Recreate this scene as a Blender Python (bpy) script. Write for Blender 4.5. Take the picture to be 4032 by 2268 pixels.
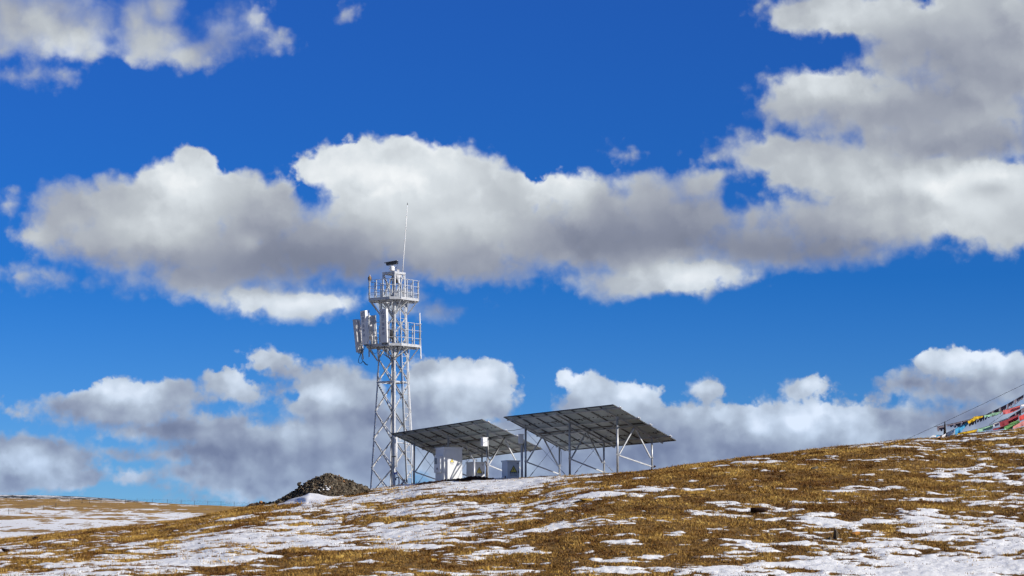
import bpy, math, random
import numpy as np
from mathutils import Vector, Matrix
random.seed(7)
rng = np.random.default_rng(11)
scene = bpy.context.scene
for o in list(bpy.data.objects):
    bpy.data.objects.remove(o)

# ------------------------------------------------------------------ camera
F = 8900.0                                   # focal length in pixels of a 4032 wide frame
PIT = math.atan((2150 - 1134) / F)
cam_d = bpy.data.cameras.new('camera')
cam_d.sensor_width = 36.0
cam_d.lens = 36.0 * F / 4032
cam_d.clip_start = 0.5
cam_d.clip_end = 20000
cam = bpy.data.objects.new('camera', cam_d)
scene.collection.objects.link(cam)
cam.location = (0, 0, 0)                     # eye 1.6 m above the meadow
cam.rotation_euler = (math.pi / 2 + PIT, 0, 0)
scene.camera = cam

def ray(px, py):
    x = (px - 2016) / F; u = -(py - 1134) / F
    c, s = math.cos(PIT), math.sin(PIT)
    return Vector((x, c - u * s, s + u * c))

def P(px, py, Y):                            # where a sight line meets the depth Y
    d = ray(px, py)
    return d * (Y / d.y)

# ------------------------------------------------------------------ sun
SUN_EL = math.radians(23)
sd = Vector((1.0, -0.45, 0)).normalized() * math.cos(SUN_EL)
SUN = Vector((sd.x, sd.y, math.sin(SUN_EL)))
sl = bpy.data.lights.new('sun', 'SUN')
sl.energy = 5.0
sl.angle = math.radians(0.5)
sl.color = (1.0, 0.93, 0.83)
so = bpy.data.objects.new('sun', sl)
scene.collection.objects.link(so)
so.rotation_euler = (-SUN).to_track_quat('-Z', 'Y').to_euler()
so.location = (60, 60, 60)

scene.view_settings.view_transform = 'Standard'
scene.view_settings.look = 'None'
scene.view_settings.exposure = 0.22
scene.view_settings.gamma = 1.0
scene.view_settings.use_curve_mapping = False
scene.cycles.max_bounces = 6
scene.cycles.use_denoising = True
scene.cycles.denoiser = 'OPENIMAGEDENOISE'
scene.cycles.use_adaptive_sampling = True
scene.cycles.adaptive_threshold = 0.03
scene.cycles.adaptive_min_samples = 12

# ------------------------------------------------------------------ sky with clouds
SK = 89.0
def ang(px, py):
    d = ray(px, py)
    return math.atan2(d.x, d.y) * SK, math.atan2(d.z, math.hypot(d.x, d.y)) * SK

# cloud masses: centre x, y, half width, half height, softness (grid of 2576 x 1449)
CLOUDS = [
 (110,55,150,85,0),(205,95,70,55,0),(20,40,90,90,0),(340,60,45,75,0),(380,105,85,60,0),(465,140,85,38,0),(400,20,40,40,0),
 (640,50,75,60,-1),(560,90,60,50,-1),(60,190,110,22,-1),(700,90,40,40,-1),(885,30,22,25,-1),
 (2060,30,150,50,0),(2250,90,200,110,0),(2480,130,240,210,0),(2090,230,170,62,0),(2030,260,110,58,0),(2300,270,330,85,0),(2380,350,280,70,0),
 (1820,385,120,32,-1),(1580,385,45,26,-1),(2000,390,180,52,0),(2120,430,220,80,0),(2330,470,310,110,0),(2520,520,190,110,0),(2150,560,260,75,0),(2100,620,150,50,0),(1780,470,90,50,0),
 (490,430,75,55,0),(420,480,110,60,0),(300,505,140,60,0),(180,540,110,75,0),(120,600,80,45,0),(260,600,180,55,0),(590,500,120,65,0),(450,610,240,90,0),(500,700,150,55,0),(600,650,200,80,0),(700,540,70,90,0),
 (740,765,170,42,0),(640,745,110,35,0),(1090,775,85,28,-1),(990,760,60,40,0),
 (830,420,85,45,0),(910,430,110,80,0),(1010,420,110,75,0),(1120,450,90,70,0),(1190,440,70,65,0),(1270,490,110,70,0),(1050,560,280,115,0),(850,620,260,90,0),(1150,640,260,75,0),
 (1450,480,120,50,0),(1500,560,220,85,0),(1640,510,90,75,0),(1720,560,140,90,0),(1600,630,240,70,0),(1720,690,180,48,0),(1560,710,150,38,0),(1900,620,200,62,0),(1860,560,60,60,0),
 (100,695,130,24,-1),(10,505,30,18,-1),
 (320,1000,110,45,0),(420,1000,110,48,0),(200,1020,110,32,0),(300,1045,160,35,0),(500,1030,70,45,0),(570,965,60,38,0),(600,990,50,32,0),(680,905,60,30,0),(740,925,60,22,0),
 (830,960,90,55,0),(800,1010,90,45,0),(900,1000,70,60,0),(690,985,60,24,-1),
 (1090,950,70,55,0),(1160,960,90,62,0),(1240,960,60,50,0),(1180,1010,115,55,0),(1060,1060,110,50,0),
 (70,1140,110,45,0),(130,1180,130,50,0),(20,1200,90,40,0),(350,1198,42,20,0),(30,1030,50,18,-1),
 (430,1090,150,42,0),(600,1100,170,55,0),(760,1120,200,70,0),(500,1150,160,40,0),(700,1190,230,65,0),(860,1200,150,70,0),(480,1230,70,20,-1),(560,1255,90,22,-1),
 (1430,950,32,24,0),(1480,970,50,32,0),(1570,985,70,32,0),(1620,1010,55,42,0),(1520,1020,120,42,0),(1370,1025,40,22,-1),(1325,990,14,20,-1),
 (1785,985,45,33,0),(2025,982,58,30,0),(1930,1010,20,10,-1),(2360,920,50,38,0),(2420,915,60,42,0),(2480,920,50,40,0),(2555,930,50,45,0),(2500,975,120,45,0),(2300,965,90,28,0),(2400,990,160,30,0),
 (310,560,130,70,0),(500,525,150,75,0),(1350,600,150,80,0),(640,560,110,80,0),(1700,1130,300,70,0),(2000,1130,300,60,0),(1450,1180,260,60,0),(640,1150,300,80,0),(930,1150,140,90,0),(300,1140,120,30,-1),(1090,1010,100,70,0),(880,1060,130,60,0),(1640,1070,160,52,0),(1800,1060,120,42,0),(1900,1075,150,50,0),(2030,1070,130,52,0),(2180,1050,130,48,0),(2330,1060,160,42,0),(2500,1050,110,40,0),(1500,1130,260,60,0),(1800,1130,300,60,0),(2150,1110,250,50,0),(1300,1120,160,60,0),(1150,1150,120,60,0),
]
HOLES = [(2070,130,95,48),(1845,500,28,48),(1880,480,44,20),(770,485,26,26),(290,1115,85,14),(1350,1010,34,60),(1345,960,30,60),(560,1025,60,16),(660,1050,30,16),(330,1170,80,14),(1700,1000,30,16),(1880,1010,40,16),(2120,1000,50,16),(740,990,26,16),(250,930,60,20),(2270,1010,60,10),(640,930,24,10)]

world = bpy.data.worlds.new('World')
scene.world = world
world.use_nodes = True
world.cycles.sampling_method = 'NONE'
nt = world.node_tree
nt.nodes.clear()

class G:
    """small helper to write a node graph"""
    def __init__(s, tree): s.t = tree; s.n = tree.nodes; s.l = tree.links
    def put(s, sock, v):
        if v is None: return
        if isinstance(v, bpy.types.NodeSocket): s.l.new(v, sock)
        else: sock.default_value = v
    def m(s, op, a, b=None, c=None, clamp=False):
        n = s.n.new('ShaderNodeMath'); n.operation = op; n.use_clamp = clamp
        for i, v in enumerate((a, b, c)): s.put(n.inputs[i], v)
        return n.outputs[0]
    def v(s, op, a, b=None, c=None, scale=None):
        n = s.n.new('ShaderNodeVectorMath'); n.operation = op
        for i, v in enumerate((a, b, c)):
            if v is not None: s.put(n.inputs[i], v)
        if scale is not None: s.put(n.inputs['Scale'], scale)
        return n.outputs['Value'] if op in ('LENGTH', 'DOT_PRODUCT', 'DISTANCE') else n.outputs['Vector']
    def noise(s, vec, scale, detail=4, rough=.55, dist=0., dims='3D', color=False, lac=2.0):
        n = s.n.new('ShaderNodeTexNoise'); n.noise_dimensions = dims
        s.put(n.inputs['Vector'], vec); n.inputs['Scale'].default_value = scale
        n.inputs['Detail'].default_value = detail; n.inputs['Roughness'].default_value = rough
        n.inputs['Distortion'].default_value = dist; n.inputs['Lacunarity'].default_value = lac
        return n.outputs['Color' if color else 'Fac']
    def voro(s, vec, scale, smooth=.6, detail=0, feature='SMOOTH_F1'):
        n = s.n.new('ShaderNodeTexVoronoi'); n.feature = feature; n.voronoi_dimensions = '3D'
        s.put(n.inputs['Vector'], vec); n.inputs['Scale'].default_value = scale
        n.inputs['Detail'].default_value = detail
        if feature == 'SMOOTH_F1': n.inputs['Smoothness'].default_value = smooth
        return n.outputs['Distance']
    def range(s, v, a, b, c=0., d=1., smooth=True):
        n = s.n.new('ShaderNodeMapRange'); n.interpolation_type = 'SMOOTHSTEP' if smooth else 'LINEAR'
        s.put(n.inputs['Value'], v)
        for k, x in zip(('From Min', 'From Max', 'To Min', 'To Max'), (a, b, c, d)): s.put(n.inputs[k], x)
        return n.outputs[0]
    def mix(s, f, a, b, blend='MIX'):
        n = s.n.new('ShaderNodeMix'); n.data_type = 'RGBA'; n.blend_type = blend
        s.put(n.inputs[0], f)
        s.put(n.inputs[6], a if isinstance(a, bpy.types.NodeSocket) else (*a, 1)[:4])
        s.put(n.inputs[7], b if isinstance(b, bpy.types.NodeSocket) else (*b, 1)[:4])
        return n.outputs[2]
    def ramp(s, f, stops, interp='LINEAR'):
        n = s.n.new('ShaderNodeValToRGB'); n.color_ramp.interpolation = interp
        s.put(n.inputs[0], f); e = n.color_ramp.elements
        while len(e) < len(stops): e.new(0.5)
        for k, (p, c) in zip(e, stops):
            k.position = p; k.color = (*c, 1)
        return n.outputs[0]

def field_group(light):
    """height of the cloud mass above its edge (1 unit = 100 pixels of the 4032 frame)"""
    g = bpy.data.node_groups.new('cloud_field', 'ShaderNodeTree')
    g.interface.new_socket('Vector', in_out='INPUT', socket_type='NodeSocketVector')
    g.interface.new_socket('Field', in_out='OUTPUT', socket_type='NodeSocketFloat')
    q = G(g)
    gi = g.nodes.new('NodeGroupInput'); go = g.nodes.new('NodeGroupOutput')
    vec = gi.outputs[0]
    run = None
    for lst, sign in ((CLOUDS, 1), (HOLES, -1)):
        for c in lst:
            k = 4032 / 2576
            cx, cy = ang(c[0] * k, c[1] * k)
            rx, ry = c[2] * k / 100, c[3] * k / 100
            if c[1] > 1045 and c[4:] == (0,): rx *= 1.08; ry *= 1.12
            elif c[1] > 860 and c[4:] == (0,): rx *= .98; ry *= 1.04
            elif c[4:] == (0,): rx *= 1.05; ry *= 1.06
            d = q.v('SUBTRACT', vec, (cx, cy, 0))
            d = q.v('MULTIPLY', d, (1 / rx, 1 / ry, 0))
            d = q.v('LENGTH', d)
            s = min(rx, ry, 1.1) * (1.0 if len(c) < 5 or c[4] == 0 else .6)
            d = q.m('MULTIPLY_ADD', d, -s, s if len(c) < 5 or c[4] == 0 else s * .55)
            if run is None: run = d
            elif sign > 0: run = q.m('SMOOTH_MAX', run, d, .30)
            else: run = q.m('SMOOTH_MIN', run, q.m('MULTIPLY', d, -1.0), .2)
    g.links.new(run, go.inputs[0])
    return g

W = G(nt)
tc = nt.nodes.new('ShaderNodeTexCoord')
sep = nt.nodes.new('ShaderNodeSeparateXYZ')
nt.links.new(tc.outputs['Generated'], sep.inputs[0])
X, Y_, Z_ = sep.outputs
az = W.m('ARCTAN2', X, Y_)
el = W.m('ARCSINE', Z_)
comb = nt.nodes.new('ShaderNodeCombineXYZ')
W.put(comb.inputs[0], W.m('MULTIPLY', az, SK)); W.put(comb.inputs[1], W.m('MULTIPLY', el, SK))
U = comb.outputs[0]
# the billows: the outline is pushed about by turbulence at three sizes
w1 = W.v('SUBTRACT', W.noise(U, .55, 2, .5, color=True), (.5, .5, .5))
w2 = W.v('SUBTRACT', W.noise(U, 2.2, 5, .6, color=True), (.5, .5, .5))
Uw = W.v('ADD', U, W.v('MULTIPLY', w1, (1.1, .8, 0)))
Uw = W.v('ADD', Uw, W.v('MULTIPLY', w2, (.27, .25, 0)))
grp = field_group(None)
def field(vec):
    n = nt.nodes.new('ShaderNodeGroup'); n.node_tree = grp
    nt.links.new(vec, n.inputs[0]); return n.outputs[0]
def billow(vec):
    a = W.noise(vec, .75, 7, .55)
    b = W.voro(W.v('ADD', vec, W.v('SCALE', W.noise(vec, 1.5, 3, .5, color=True), scale=.5)), 1.5, .8, 2)
    return W.m('ADD', W.m('MULTIPLY', W.m('SUBTRACT', a, .5), .85), W.m('MULTIPLY', W.m('SUBTRACT', .50, b), .36))
f0 = field(Uw)
lowf = W.range(el, math.radians(5.0), math.radians(6.2), 1, 0)
vm = nt.nodes.new('ShaderNodeMix'); vm.data_type = 'FLOAT'
nt.links.new(lowf, vm.inputs[0]); nt.links.new(billow(U), vm.inputs[2]); nt.links.new(W.m('MULTIPLY', billow(W.v('SCALE', U, scale=1.8)), .62), vm.inputs[3])
b0 = vm.outputs[0]
g0 = W.m('ADD', W.m('ADD', f0, b0), .10)
# light and dark masses of the clouds: sunlit crests and shaded bases, centre x, y, half sizes, amount
SHADE = [
 (420,560,170,60,.16),(480,450,110,75,.30),(500,700,260,60,-.20),(330,640,200,45,-.12),(660,600,110,90,-.26),(830,640,170,75,-.36),(200,600,150,60,-.06),(120,520,90,45,-.08),
 (80,600,40,40,.12),(640,610,35,25,.22),(730,760,190,36,.38),(560,760,90,40,-.02),(1110,770,100,30,-.26),
 (1000,430,240,90,.34),(1120,560,240,60,.16),(1080,690,330,45,-.25),(900,560,120,60,.02),(820,430,70,50,.12),
 (1420,460,90,55,.30),(1560,530,130,60,-.10),(1600,600,300,60,-.34),(1450,620,120,60,-.12),(1740,690,160,38,.36),(1560,700,90,40,-.02),(1750,520,110,60,-.18),
 (1900,400,170,50,.05),(1960,640,260,45,-.32),(2130,600,170,60,-.22),(2250,450,260,60,.18),(2480,460,130,75,.30),(2480,475,60,28,-.34),(2400,570,220,60,.12),(2060,500,90,60,-.05),
 (2080,215,170,45,.22),(2130,290,260,45,-.10),(2400,230,200,110,-.20),(2460,370,220,40,-.28),(2500,280,160,40,.06),(2100,50,120,60,.14),(2300,20,160,60,.10),(2250,120,160,60,-.12),(2500,110,150,90,-.05),
 (60,30,120,60,-.05),(190,110,80,40,.14),(130,110,120,40,.12),(400,130,120,50,.10),(640,40,50,60,.18),(560,120,100,50,-.12),
 (300,985,110,32,.34),(430,1000,90,42,-.16),(330,1035,120,22,.10),(200,1020,110,30,-.22),(350,1075,200,16,-.22),(590,955,70,40,.30),(680,900,70,26,.12),(720,960,110,45,-.18),
 (830,990,90,40,.30),(860,930,110,32,-.06),(830,1050,180,22,-.22),(1180,950,130,60,.40),(1160,1040,150,36,-.02),(1090,1100,200,40,-.06),
 (500,1120,200,42,-.20),(700,1080,120,32,.16),(700,1140,240,26,-.18),(950,1110,100,40,-.02),(760,1190,260,30,-.06),(520,1200,140,30,-.10),(70,1160,120,36,.18),(60,1110,120,20,-.16),(200,1190,90,28,-.05),(350,1190,30,18,.12),
 (1440,940,60,30,.28),(1600,980,90,36,.30),(1520,1030,90,30,.02),(1785,975,40,24,.20),(2035,972,40,24,.26),(2430,900,110,36,.36),(2360,965,160,26,-.24),(2540,920,60,36,.2),(2500,1000,150,30,-.08),
 (1740,1050,160,36,.18),(1960,1050,130,32,.26),(2130,1060,120,40,.22),(1650,1120,200,50,-.12),(2350,1040,160,36,-.10),(1800,1150,300,40,-.16),(2050,1120,160,36,.06),(1450,1120,180,50,-.04),
]
sh = None
for c in SHADE:
    k = 4032 / 2576
    cx, cy = ang(c[0] * k, c[1] * k)
    d = W.v('SUBTRACT', Uw, (cx, cy, 0)); d = W.v('MULTIPLY', d, (100 / (c[2] * k), 100 / (c[3] * k), 0))
    d = W.v('DOT_PRODUCT', d, d)
    d = W.m('EXPONENT', W.m('MULTIPLY', d, -1.0))
    sh = W.m('MULTIPLY_ADD', d, c[4] * ((1.25 if c[1] > 860 else 1.3) if c[4] > 0 else 1.0), .60 if sh is None else sh)
soft = W.m('ADD', W.range(sh, .45, .85, .60, .20), W.m('MULTIPLY', W.m('SUBTRACT', W.noise(W.v('ADD', U, (7, 3, 5)), .45, 2, .5), .5), .7))
wisp = W.m('MULTIPLY', W.range(el, math.radians(11.9), math.radians(12.6)), W.range(az, math.radians(-5.5), math.radians(-7.5)))
soft = W.m('MULTIPLY_ADD', wisp, .55, soft)
soft = W.m('MAXIMUM', W.m('MULTIPLY', soft, W.m('MULTIPLY_ADD', lowf, -.45, 1.0)), .12)
alpha = W.range(g0, W.m('MULTIPLY', soft, -.5), soft)
def relief_(vec):
    return W.m('ADD', W.noise(vec, .55, 4, .48), W.m('MULTIPLY', W.voro(vec, .62, .9, 1), -.35))
Us = W.v('ADD', U, W.v('MULTIPLY', w2, (.55, .5, 0)))
micro = W.m('SUBTRACT', relief_(Us), relief_(W.v('ADD', Us, (.30, .55, 0))))
micro = W.m('MULTIPLY', micro, W.range(W.noise(W.v('ADD', U, (1, 8, 4)), .35, 1, .5), .40, .60, .35, 1.0))
edge = W.range(g0, .0, .55, .10, 0)
micro2 = W.m('SUBTRACT', relief_(W.v('SCALE', Us, scale=1.6)), relief_(W.v('ADD', W.v('SCALE', Us, scale=1.6), (.26, .50, 0))))
lit = W.m('ADD', W.m('MULTIPLY_ADD', lowf, -.02, W.m('ADD', W.m('MULTIPLY', W.m('SUBTRACT', W.noise(W.v('ADD', U, (5, 2, 9)), .8, 2, .5), .5), W.m('MULTIPLY', lowf, .8)), sh)), W.m('MULTIPLY', micro, .50))
lit = W.m('ADD', lit, W.m('MULTIPLY', micro2, W.m('MAXIMUM', W.m('MULTIPLY_ADD', lowf, .26, .08), W.range(g0, .1, .75, .24, .08))))
lit = W.m('MULTIPLY_ADD', W.m('ADD', lit, edge), .86, .05, clamp=True)
ccol = W.ramp(lit, [(0.0, (.17, .195, .27)), (.25, (.235, .262, .345)), (.45, (.345, .375, .445)), (.65, (.49, .53, .575)), (.85, (.70, .75, .79)), (1.0, (.90, .93, .95))])
low = W.range(el, math.radians(1.0), math.radians(7.5), 1, 0, smooth=False)
ccol = W.mix(W.m('MULTIPLY', low, .75), ccol, W.mix(1.0, ccol, (.62, .80, 1.12), 'MULTIPLY'))
# unseen dim clouds, added outside the frame to turn the ambient light greyer
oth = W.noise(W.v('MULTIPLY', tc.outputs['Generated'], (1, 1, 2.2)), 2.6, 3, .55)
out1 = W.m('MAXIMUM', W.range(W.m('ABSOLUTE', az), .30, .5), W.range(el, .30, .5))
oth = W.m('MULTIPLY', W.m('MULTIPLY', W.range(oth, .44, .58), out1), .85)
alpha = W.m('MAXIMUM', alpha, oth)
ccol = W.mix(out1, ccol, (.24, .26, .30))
sky = nt.nodes.new('ShaderNodeTexSky')
sky.sky_type = 'NISHITA'
sky.sun_disc = False
sky.sun_elevation = SUN_EL
sky.sun_rotation = math.atan2(SUN.x, SUN.y)
sky.altitude = 4500
sky.air_density = 1.2
sky.dust_density = 0.1
sky.ozone_density = 3.0
SKS = 0.086
tint = W.ramp(W.range(el, 0., math.radians(16), smooth=False), [(0., (.34, .60, .98)), (.42, (.09, .44, .94)), (1., (.155, .50, 1.18))])
skc = W.mix(1.0, sky.outputs[0], tint, 'MULTIPLY')
bg1 = nt.nodes.new('ShaderNodeBackground'); bg1.inputs['Strength'].default_value = SKS
nt.links.new(skc, bg1.inputs['Color'])
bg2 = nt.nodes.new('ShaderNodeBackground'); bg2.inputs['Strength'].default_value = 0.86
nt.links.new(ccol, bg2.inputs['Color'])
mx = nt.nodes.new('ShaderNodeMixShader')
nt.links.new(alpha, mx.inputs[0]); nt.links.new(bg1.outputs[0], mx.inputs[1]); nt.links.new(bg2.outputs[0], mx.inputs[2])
wo = nt.nodes.new('ShaderNodeOutputWorld')
nt.links.new(mx.outputs[0], wo.inputs['Surface'])

# ------------------------------------------------------------------ numeric noise for the terrain
def vnoise(x, y, seed):
    xi = np.floor(x).astype(np.int64); yi = np.floor(y).astype(np.int64)
    fx = x - xi; fy = y - yi
    fx = fx * fx * fx * (fx * (fx * 6 - 15) + 10); fy = fy * fy * fy * (fy * (fy * 6 - 15) + 10)
    def h(a, b):
        n = (a * 374761393 + b * 668265263 + seed * 974634777) & 0xffffffff
        n = ((n ^ (n >> 13)) * 1274126177) & 0xffffffff
        n = ((n ^ (n >> 15)) * 2246822519) & 0xffffffff
        return ((n ^ (n >> 16)) & 0xffff) / 32767.5 - 1
    a = h(xi, yi); b = h(xi + 1, yi); c = h(xi, yi + 1); d = h(xi + 1, yi + 1)
    return (a * (1 - fx) + b * fx) * (1 - fy) + (c * (1 - fx) + d * fx) * fy
def fbm(x, y, seed, octs=4, gain=.5):
    s = 0; a = 1; t = 0
    for i in range(octs):
        ang_ = .6 * i
        xr = x * math.cos(ang_) - y * math.sin(ang_); yr = x * math.sin(ang_) + y * math.cos(ang_)
        s = s + a * vnoise(xr * 2 ** i + 13.7 * i, yr * 2 ** i - 7.1 * i, seed + i); t += a; a *= gain
    return s / t
def sm(a, b, x):
    t = np.clip((x - a) / (b - a), 0, 1); return t * t * (3 - 2 * t)

# ------------------------------------------------------------------ terrain
def e_of(py): return math.tan(PIT - math.atan((py - 1134) / F))
def t_of(px): return (px - 2016) / F / math.cos(PIT)
CREST = [(-900,2240),(0,2128),(200,2104),(400,2082),(600,2066),(760,2042),(900,2008),(1000,1990),(1100,1978),(1300,1950),(1457,1926),(1640,1906),(1800,1896),(2000,1888),(2200,1875),(2400,1862),(2600,1846),(2900,1806),(3200,1769),(3500,1736),(3570,1731),(3660,1727),(3710,1724),(3770,1714),(3848,1702),(3950,1689),(4032,1678),(5000,1600)]
ct = np.array([t_of(a) for a, b in CREST]); ce = np.array([e_of(b + 4) for a, b in CREST])
dt = np.array([t_of(a) for a in (0, 900, 1350, 1546, 1720, 1900, 2100, 2300, 2600, 3300, 4032)])
dd = np.array([104, 109, 114, 115, 111, 109.5, 108, 105, 105, 114, 122.])
c2t = np.array([t_of(a) for a in (-800, 0, 400, 660, 950, 1400, 2200)]); c2e = np.array([e_of(b) for b in (1950, 1962, 1970, 1983, 1996, 2012, 2060)])
c3t = np.array([t_of(a) for a in (-800, 0, 150, 310, 465, 660, 850, 1200)]); c3e = np.array([e_of(b) for b in (1952, 1948, 1949, 1954, 1963, 1981, 2004, 2060)])
tt = np.linspace(-.6, .6, 2401)
def smooth_interp(xt, yt, w):
    y = np.interp(tt, xt, yt); k = np.hanning(w); k /= k.sum()
    return np.convolve(np.pad(y, w // 2, mode='edge'), k, 'valid')[:len(tt)]
cs, ds, c2s, c3s = smooth_interp(ct, ce, 15), smooth_interp(dt, dd, 101), smooth_interp(c2t, c2e, 101), smooth_interp(c3t, c3e, 41)
E0 = e_of(2300)
D0 = 72.0
def base_z(x, y):
    x = np.asarray(x, float); y = np.asarray(y, float)
    t = x / np.maximum(y, 20.)
    c = np.interp(t, tt, cs); dc = np.interp(t, tt, ds)
    u = (y - D0) / (dc - D0)
    e = c - (c - E0) * (np.abs(1 - u) ** 1.7 * np.where(u > 1, .22, 1.) + 4. * np.maximum(u - 1.4, 0) ** 2)
    z1 = np.where(u > 0, e * y, 0)
    zn = np.interp(y, [-80, 0, 20, 45, 62, 72], [-1.0, -1.6, -3.2, -5.4, -3.0, E0 * 72])
    z1 = np.where(y < D0, zn, z1)
    c2 = np.interp(t, tt, c2s)
    u2 = (y - 200) / 360
    e2 = c2 - (c2 - e_of(2260)) * np.abs(1 - u2) ** 1.5
    z2 = np.where(y > 200, e2 * y, -40)
    c3 = np.interp(t, tt, c3s)
    e3 = c3 - (c3 - e_of(2150)) * np.abs(1 - (y - 800) / 700) ** 1.6
    z3 = np.where(y > 800, e3 * y, -40)
    floor = -9 + 0 * y
    zz = np.maximum(np.maximum(z1, floor), np.maximum(z2, z3))
    return np.where(y < D0, z1, zz)
def relief(x, y):
    a = sm(55, 72, y)
    far = sm(140, 300, y)
    r = .11 * fbm(x / 4.5, y / 5.5, 3, 3) + .06 * fbm(x / .8, y / .9, 21, 3, .6)
    r2 = .5 * fbm(x / 30, y / 45, 5, 4)
    return a * ((1 - far) * r + far * r2)
def bias(x, y):
    """where the snow has lasted: broad patches of the slope, given on the ground itself"""
    def b(px, py, rx, ry, w):
        return (px, py, rx, ry, w)
    t = x / np.maximum(y, 20.); 
    px = 2016 + F * math.cos(PIT) * t
    # slope line: how far up the hill, 0 at its foot and 1 on the crest
    dc = np.interp(t, tt, ds); u = np.clip((y - D0) / (dc - D0), 0, 1.3)
    s = -0.02 + 0 * x
    def blob(cx, cu, rx, ru, w):
        nonlocal s
        s = s + w * np.exp(-((px - cx) / rx) ** 2 - ((u - cu) / ru) ** 2)
    blob(1200, .35, 700, .22, .30)      # broad drift below the tower
    blob(1900, .75, 420, .22, .30)      # around the cabinets
    blob(3900, .10, 700, .16, .48)      # bottom right
    blob(3000, .03, 800, .07, .35)
    blob(150, .06, 420, .10, .35)       # bottom left
    blob(600, .25, 600, .30, -.12)
    blob(1350, .06, 320, .09, -.45)     # brown patch bottom middle
    blob(2350, .05, 500, .07, -.30)
    blob(3100, .72, 1000, .33, -.40)      # mostly grass on the right shoulder
    blob(3700, .36, 600, .12, -.34)
    blob(2700, .30, 500, .12, -.22)
    blob(1950, 1.02, 300, .16, .55)
    blob(1600, .98, 120, .12, .5)
    blob(2900, 1.03, 800, .10, -.5)
    s = np.where(px < 1150, s - .55 * np.exp(-((u - .93) / .22) ** 2), s)   # bare edge of the ridge at left
    return s
def snow_amount(x, y):
    w = fbm(x / 2.2, y / 3.2, 71, 3) * .9
    n = fbm(x / 5.5 + w * .4, y / 2.6 + x * .07 + w, 31, 3, .5) * .42 + .85 * fbm(x / 1.9 + .3 * w, y / 1.05, 47, 4, .68) + .50 * fbm(x / .55, y / .30, 49, 2, .6)
    far = sm(140, 220, y)
    nf = fbm(x / 45, y / 24, 91, 4, .6) * .8 + .55 * fbm(x / 7, y / 9, 92, 3, .6)
    # the middle field: snow low down, golden grass near the fence; the far hill: thin strips
    bf = np.interp(y, [150, 300, 420, 462, 490, 600, 800, 2000], [.12, .16, .12, -.02, -.6, -.7, -.12, -.12])
    return (1 - far) * (n + .66 * bias(x, y) - .095) + far * (nf + bf)
def ground_z(x, y):
    return base_z(x, y) + relief(x, y)
def gz(x, y): return float(ground_z(np.array([x], float), np.array([y], float))[0])

def link(o, parent=None):
    scene.collection.objects.link(o)
    if parent is not None: o.parent = parent
    return o
def props(o, label=None, cat=None, group=None, kind=None):
    if label: o['label'] = label
    if cat: o['category'] = cat
    if group: o['group'] = group
    if kind: o['kind'] = kind
    return o
def np_mesh(name, co, faces_flat, nv, mat, smooth=True):
    me = bpy.data.meshes.new(name)
    nf = len(faces_flat) // nv
    me.vertices.add(len(co)); me.vertices.foreach_set('co', co.astype(np.float32).ravel())
    me.loops.add(len(faces_flat)); me.loops.foreach_set('vertex_index', faces_flat.astype(np.int32))
    me.polygons.add(nf); me.polygons.foreach_set('loop_start', np.arange(0, nf * nv, nv, dtype=np.int32))
    me.update(calc_edges=True)
    if smooth: me.polygons.foreach_set('use_smooth', np.ones(nf, bool))
    if mat: me.materials.append(mat)
    me.validate()
    return bpy.data.objects.new(name, me)

def new_mat(name):
    m = bpy.data.materials.new(name); m.use_nodes = True
    m.node_tree.nodes.clear()
    q = G(m.node_tree)
    b = m.node_tree.nodes.new('ShaderNodeBsdfPrincipled'); o = m.node_tree.nodes.new('ShaderNodeOutputMaterial')
    m.node_tree.links.new(b.outputs[0], o.inputs[0])
    return m, q, b
def plain(name, col, rough=.5, metal=0., var=.12, scale=6., bump=0., spec=.5):
    m, q, b = new_mat(name)
    tc = q.n.new('ShaderNodeTexCoord').outputs['Object']
    n = q.noise(tc, scale, 5, .6)
    dark = tuple(c * (1 - var) for c in col); lite = tuple(min(1, c * (1 + var)) for c in col)
    q.put(b.inputs['Base Color'], q.ramp(n, [(.3, dark), (.7, lite)]))
    b.inputs['Roughness'].default_value = rough; b.inputs['Metallic'].default_value = metal
    b.inputs['Specular IOR Level'].default_value = spec
    if bump:
        bn = q.n.new('ShaderNodeBump'); bn.inputs['Strength'].default_value = bump; bn.inputs['Distance'].default_value = .02
        q.put(bn.inputs['Height'], n); q.put(b.inputs['Normal'], bn.outputs[0])
    return m

# ground material: dead grass turf and soil, with snow lying where the cover value is positive
gm, q, b = new_mat('turf_and_snow')
pos = q.n.new('ShaderNodeNewGeometry').outputs['Position']
at = q.n.new('ShaderNodeAttribute'); at.attribute_name = 'cover'
sp = q.n.new('ShaderNodeSeparateXYZ'); q.l.new(pos, sp.inputs[0])
fine = q.noise(q.v('MULTIPLY', pos, (1, .5, 1)), 5.5, 5, .65)
cov = q.m('ADD', at.outputs['Fac'], q.m('MULTIPLY', q.m('SUBTRACT', fine, .5), .55))
farn = q.noise(q.v('MULTIPLY', pos, (.14, .05, 0)), 1.6, 7, .72)
cov = q.m('ADD', cov, q.m('MULTIPLY', q.m('SUBTRACT', farn, .5), q.range(sp.outputs[1], 150, 260, 0, 5.5)))
snow_f = q.range(cov, -.03, .05)
n1 = q.noise(pos, .9, 6, .65); n2 = q.noise(q.v('ADD', pos, (31, 7, 2)), .22, 4, .6); n3 = q.noise(pos, 14, 4, .7)
c1 = q.ramp(n1, [(.34, (.065, .033, .016)), (.44, (.17, .092, .030)), (.56, (.28, .165, .050)), (.75, (.38, .25, .08))])
c2 = q.ramp(n2, [(.35, (.14, .075, .028)), (.55, (.27, .165, .05)), (.7, (.40, .26, .085))])
turf = q.mix(.45, c1, c2)
turf = q.mix(q.range(n3, .35, .7), q.mix(.5, turf, (.06, .032, .015)), turf)
farf = q.range(sp.outputs[1], 250, 420)
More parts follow.
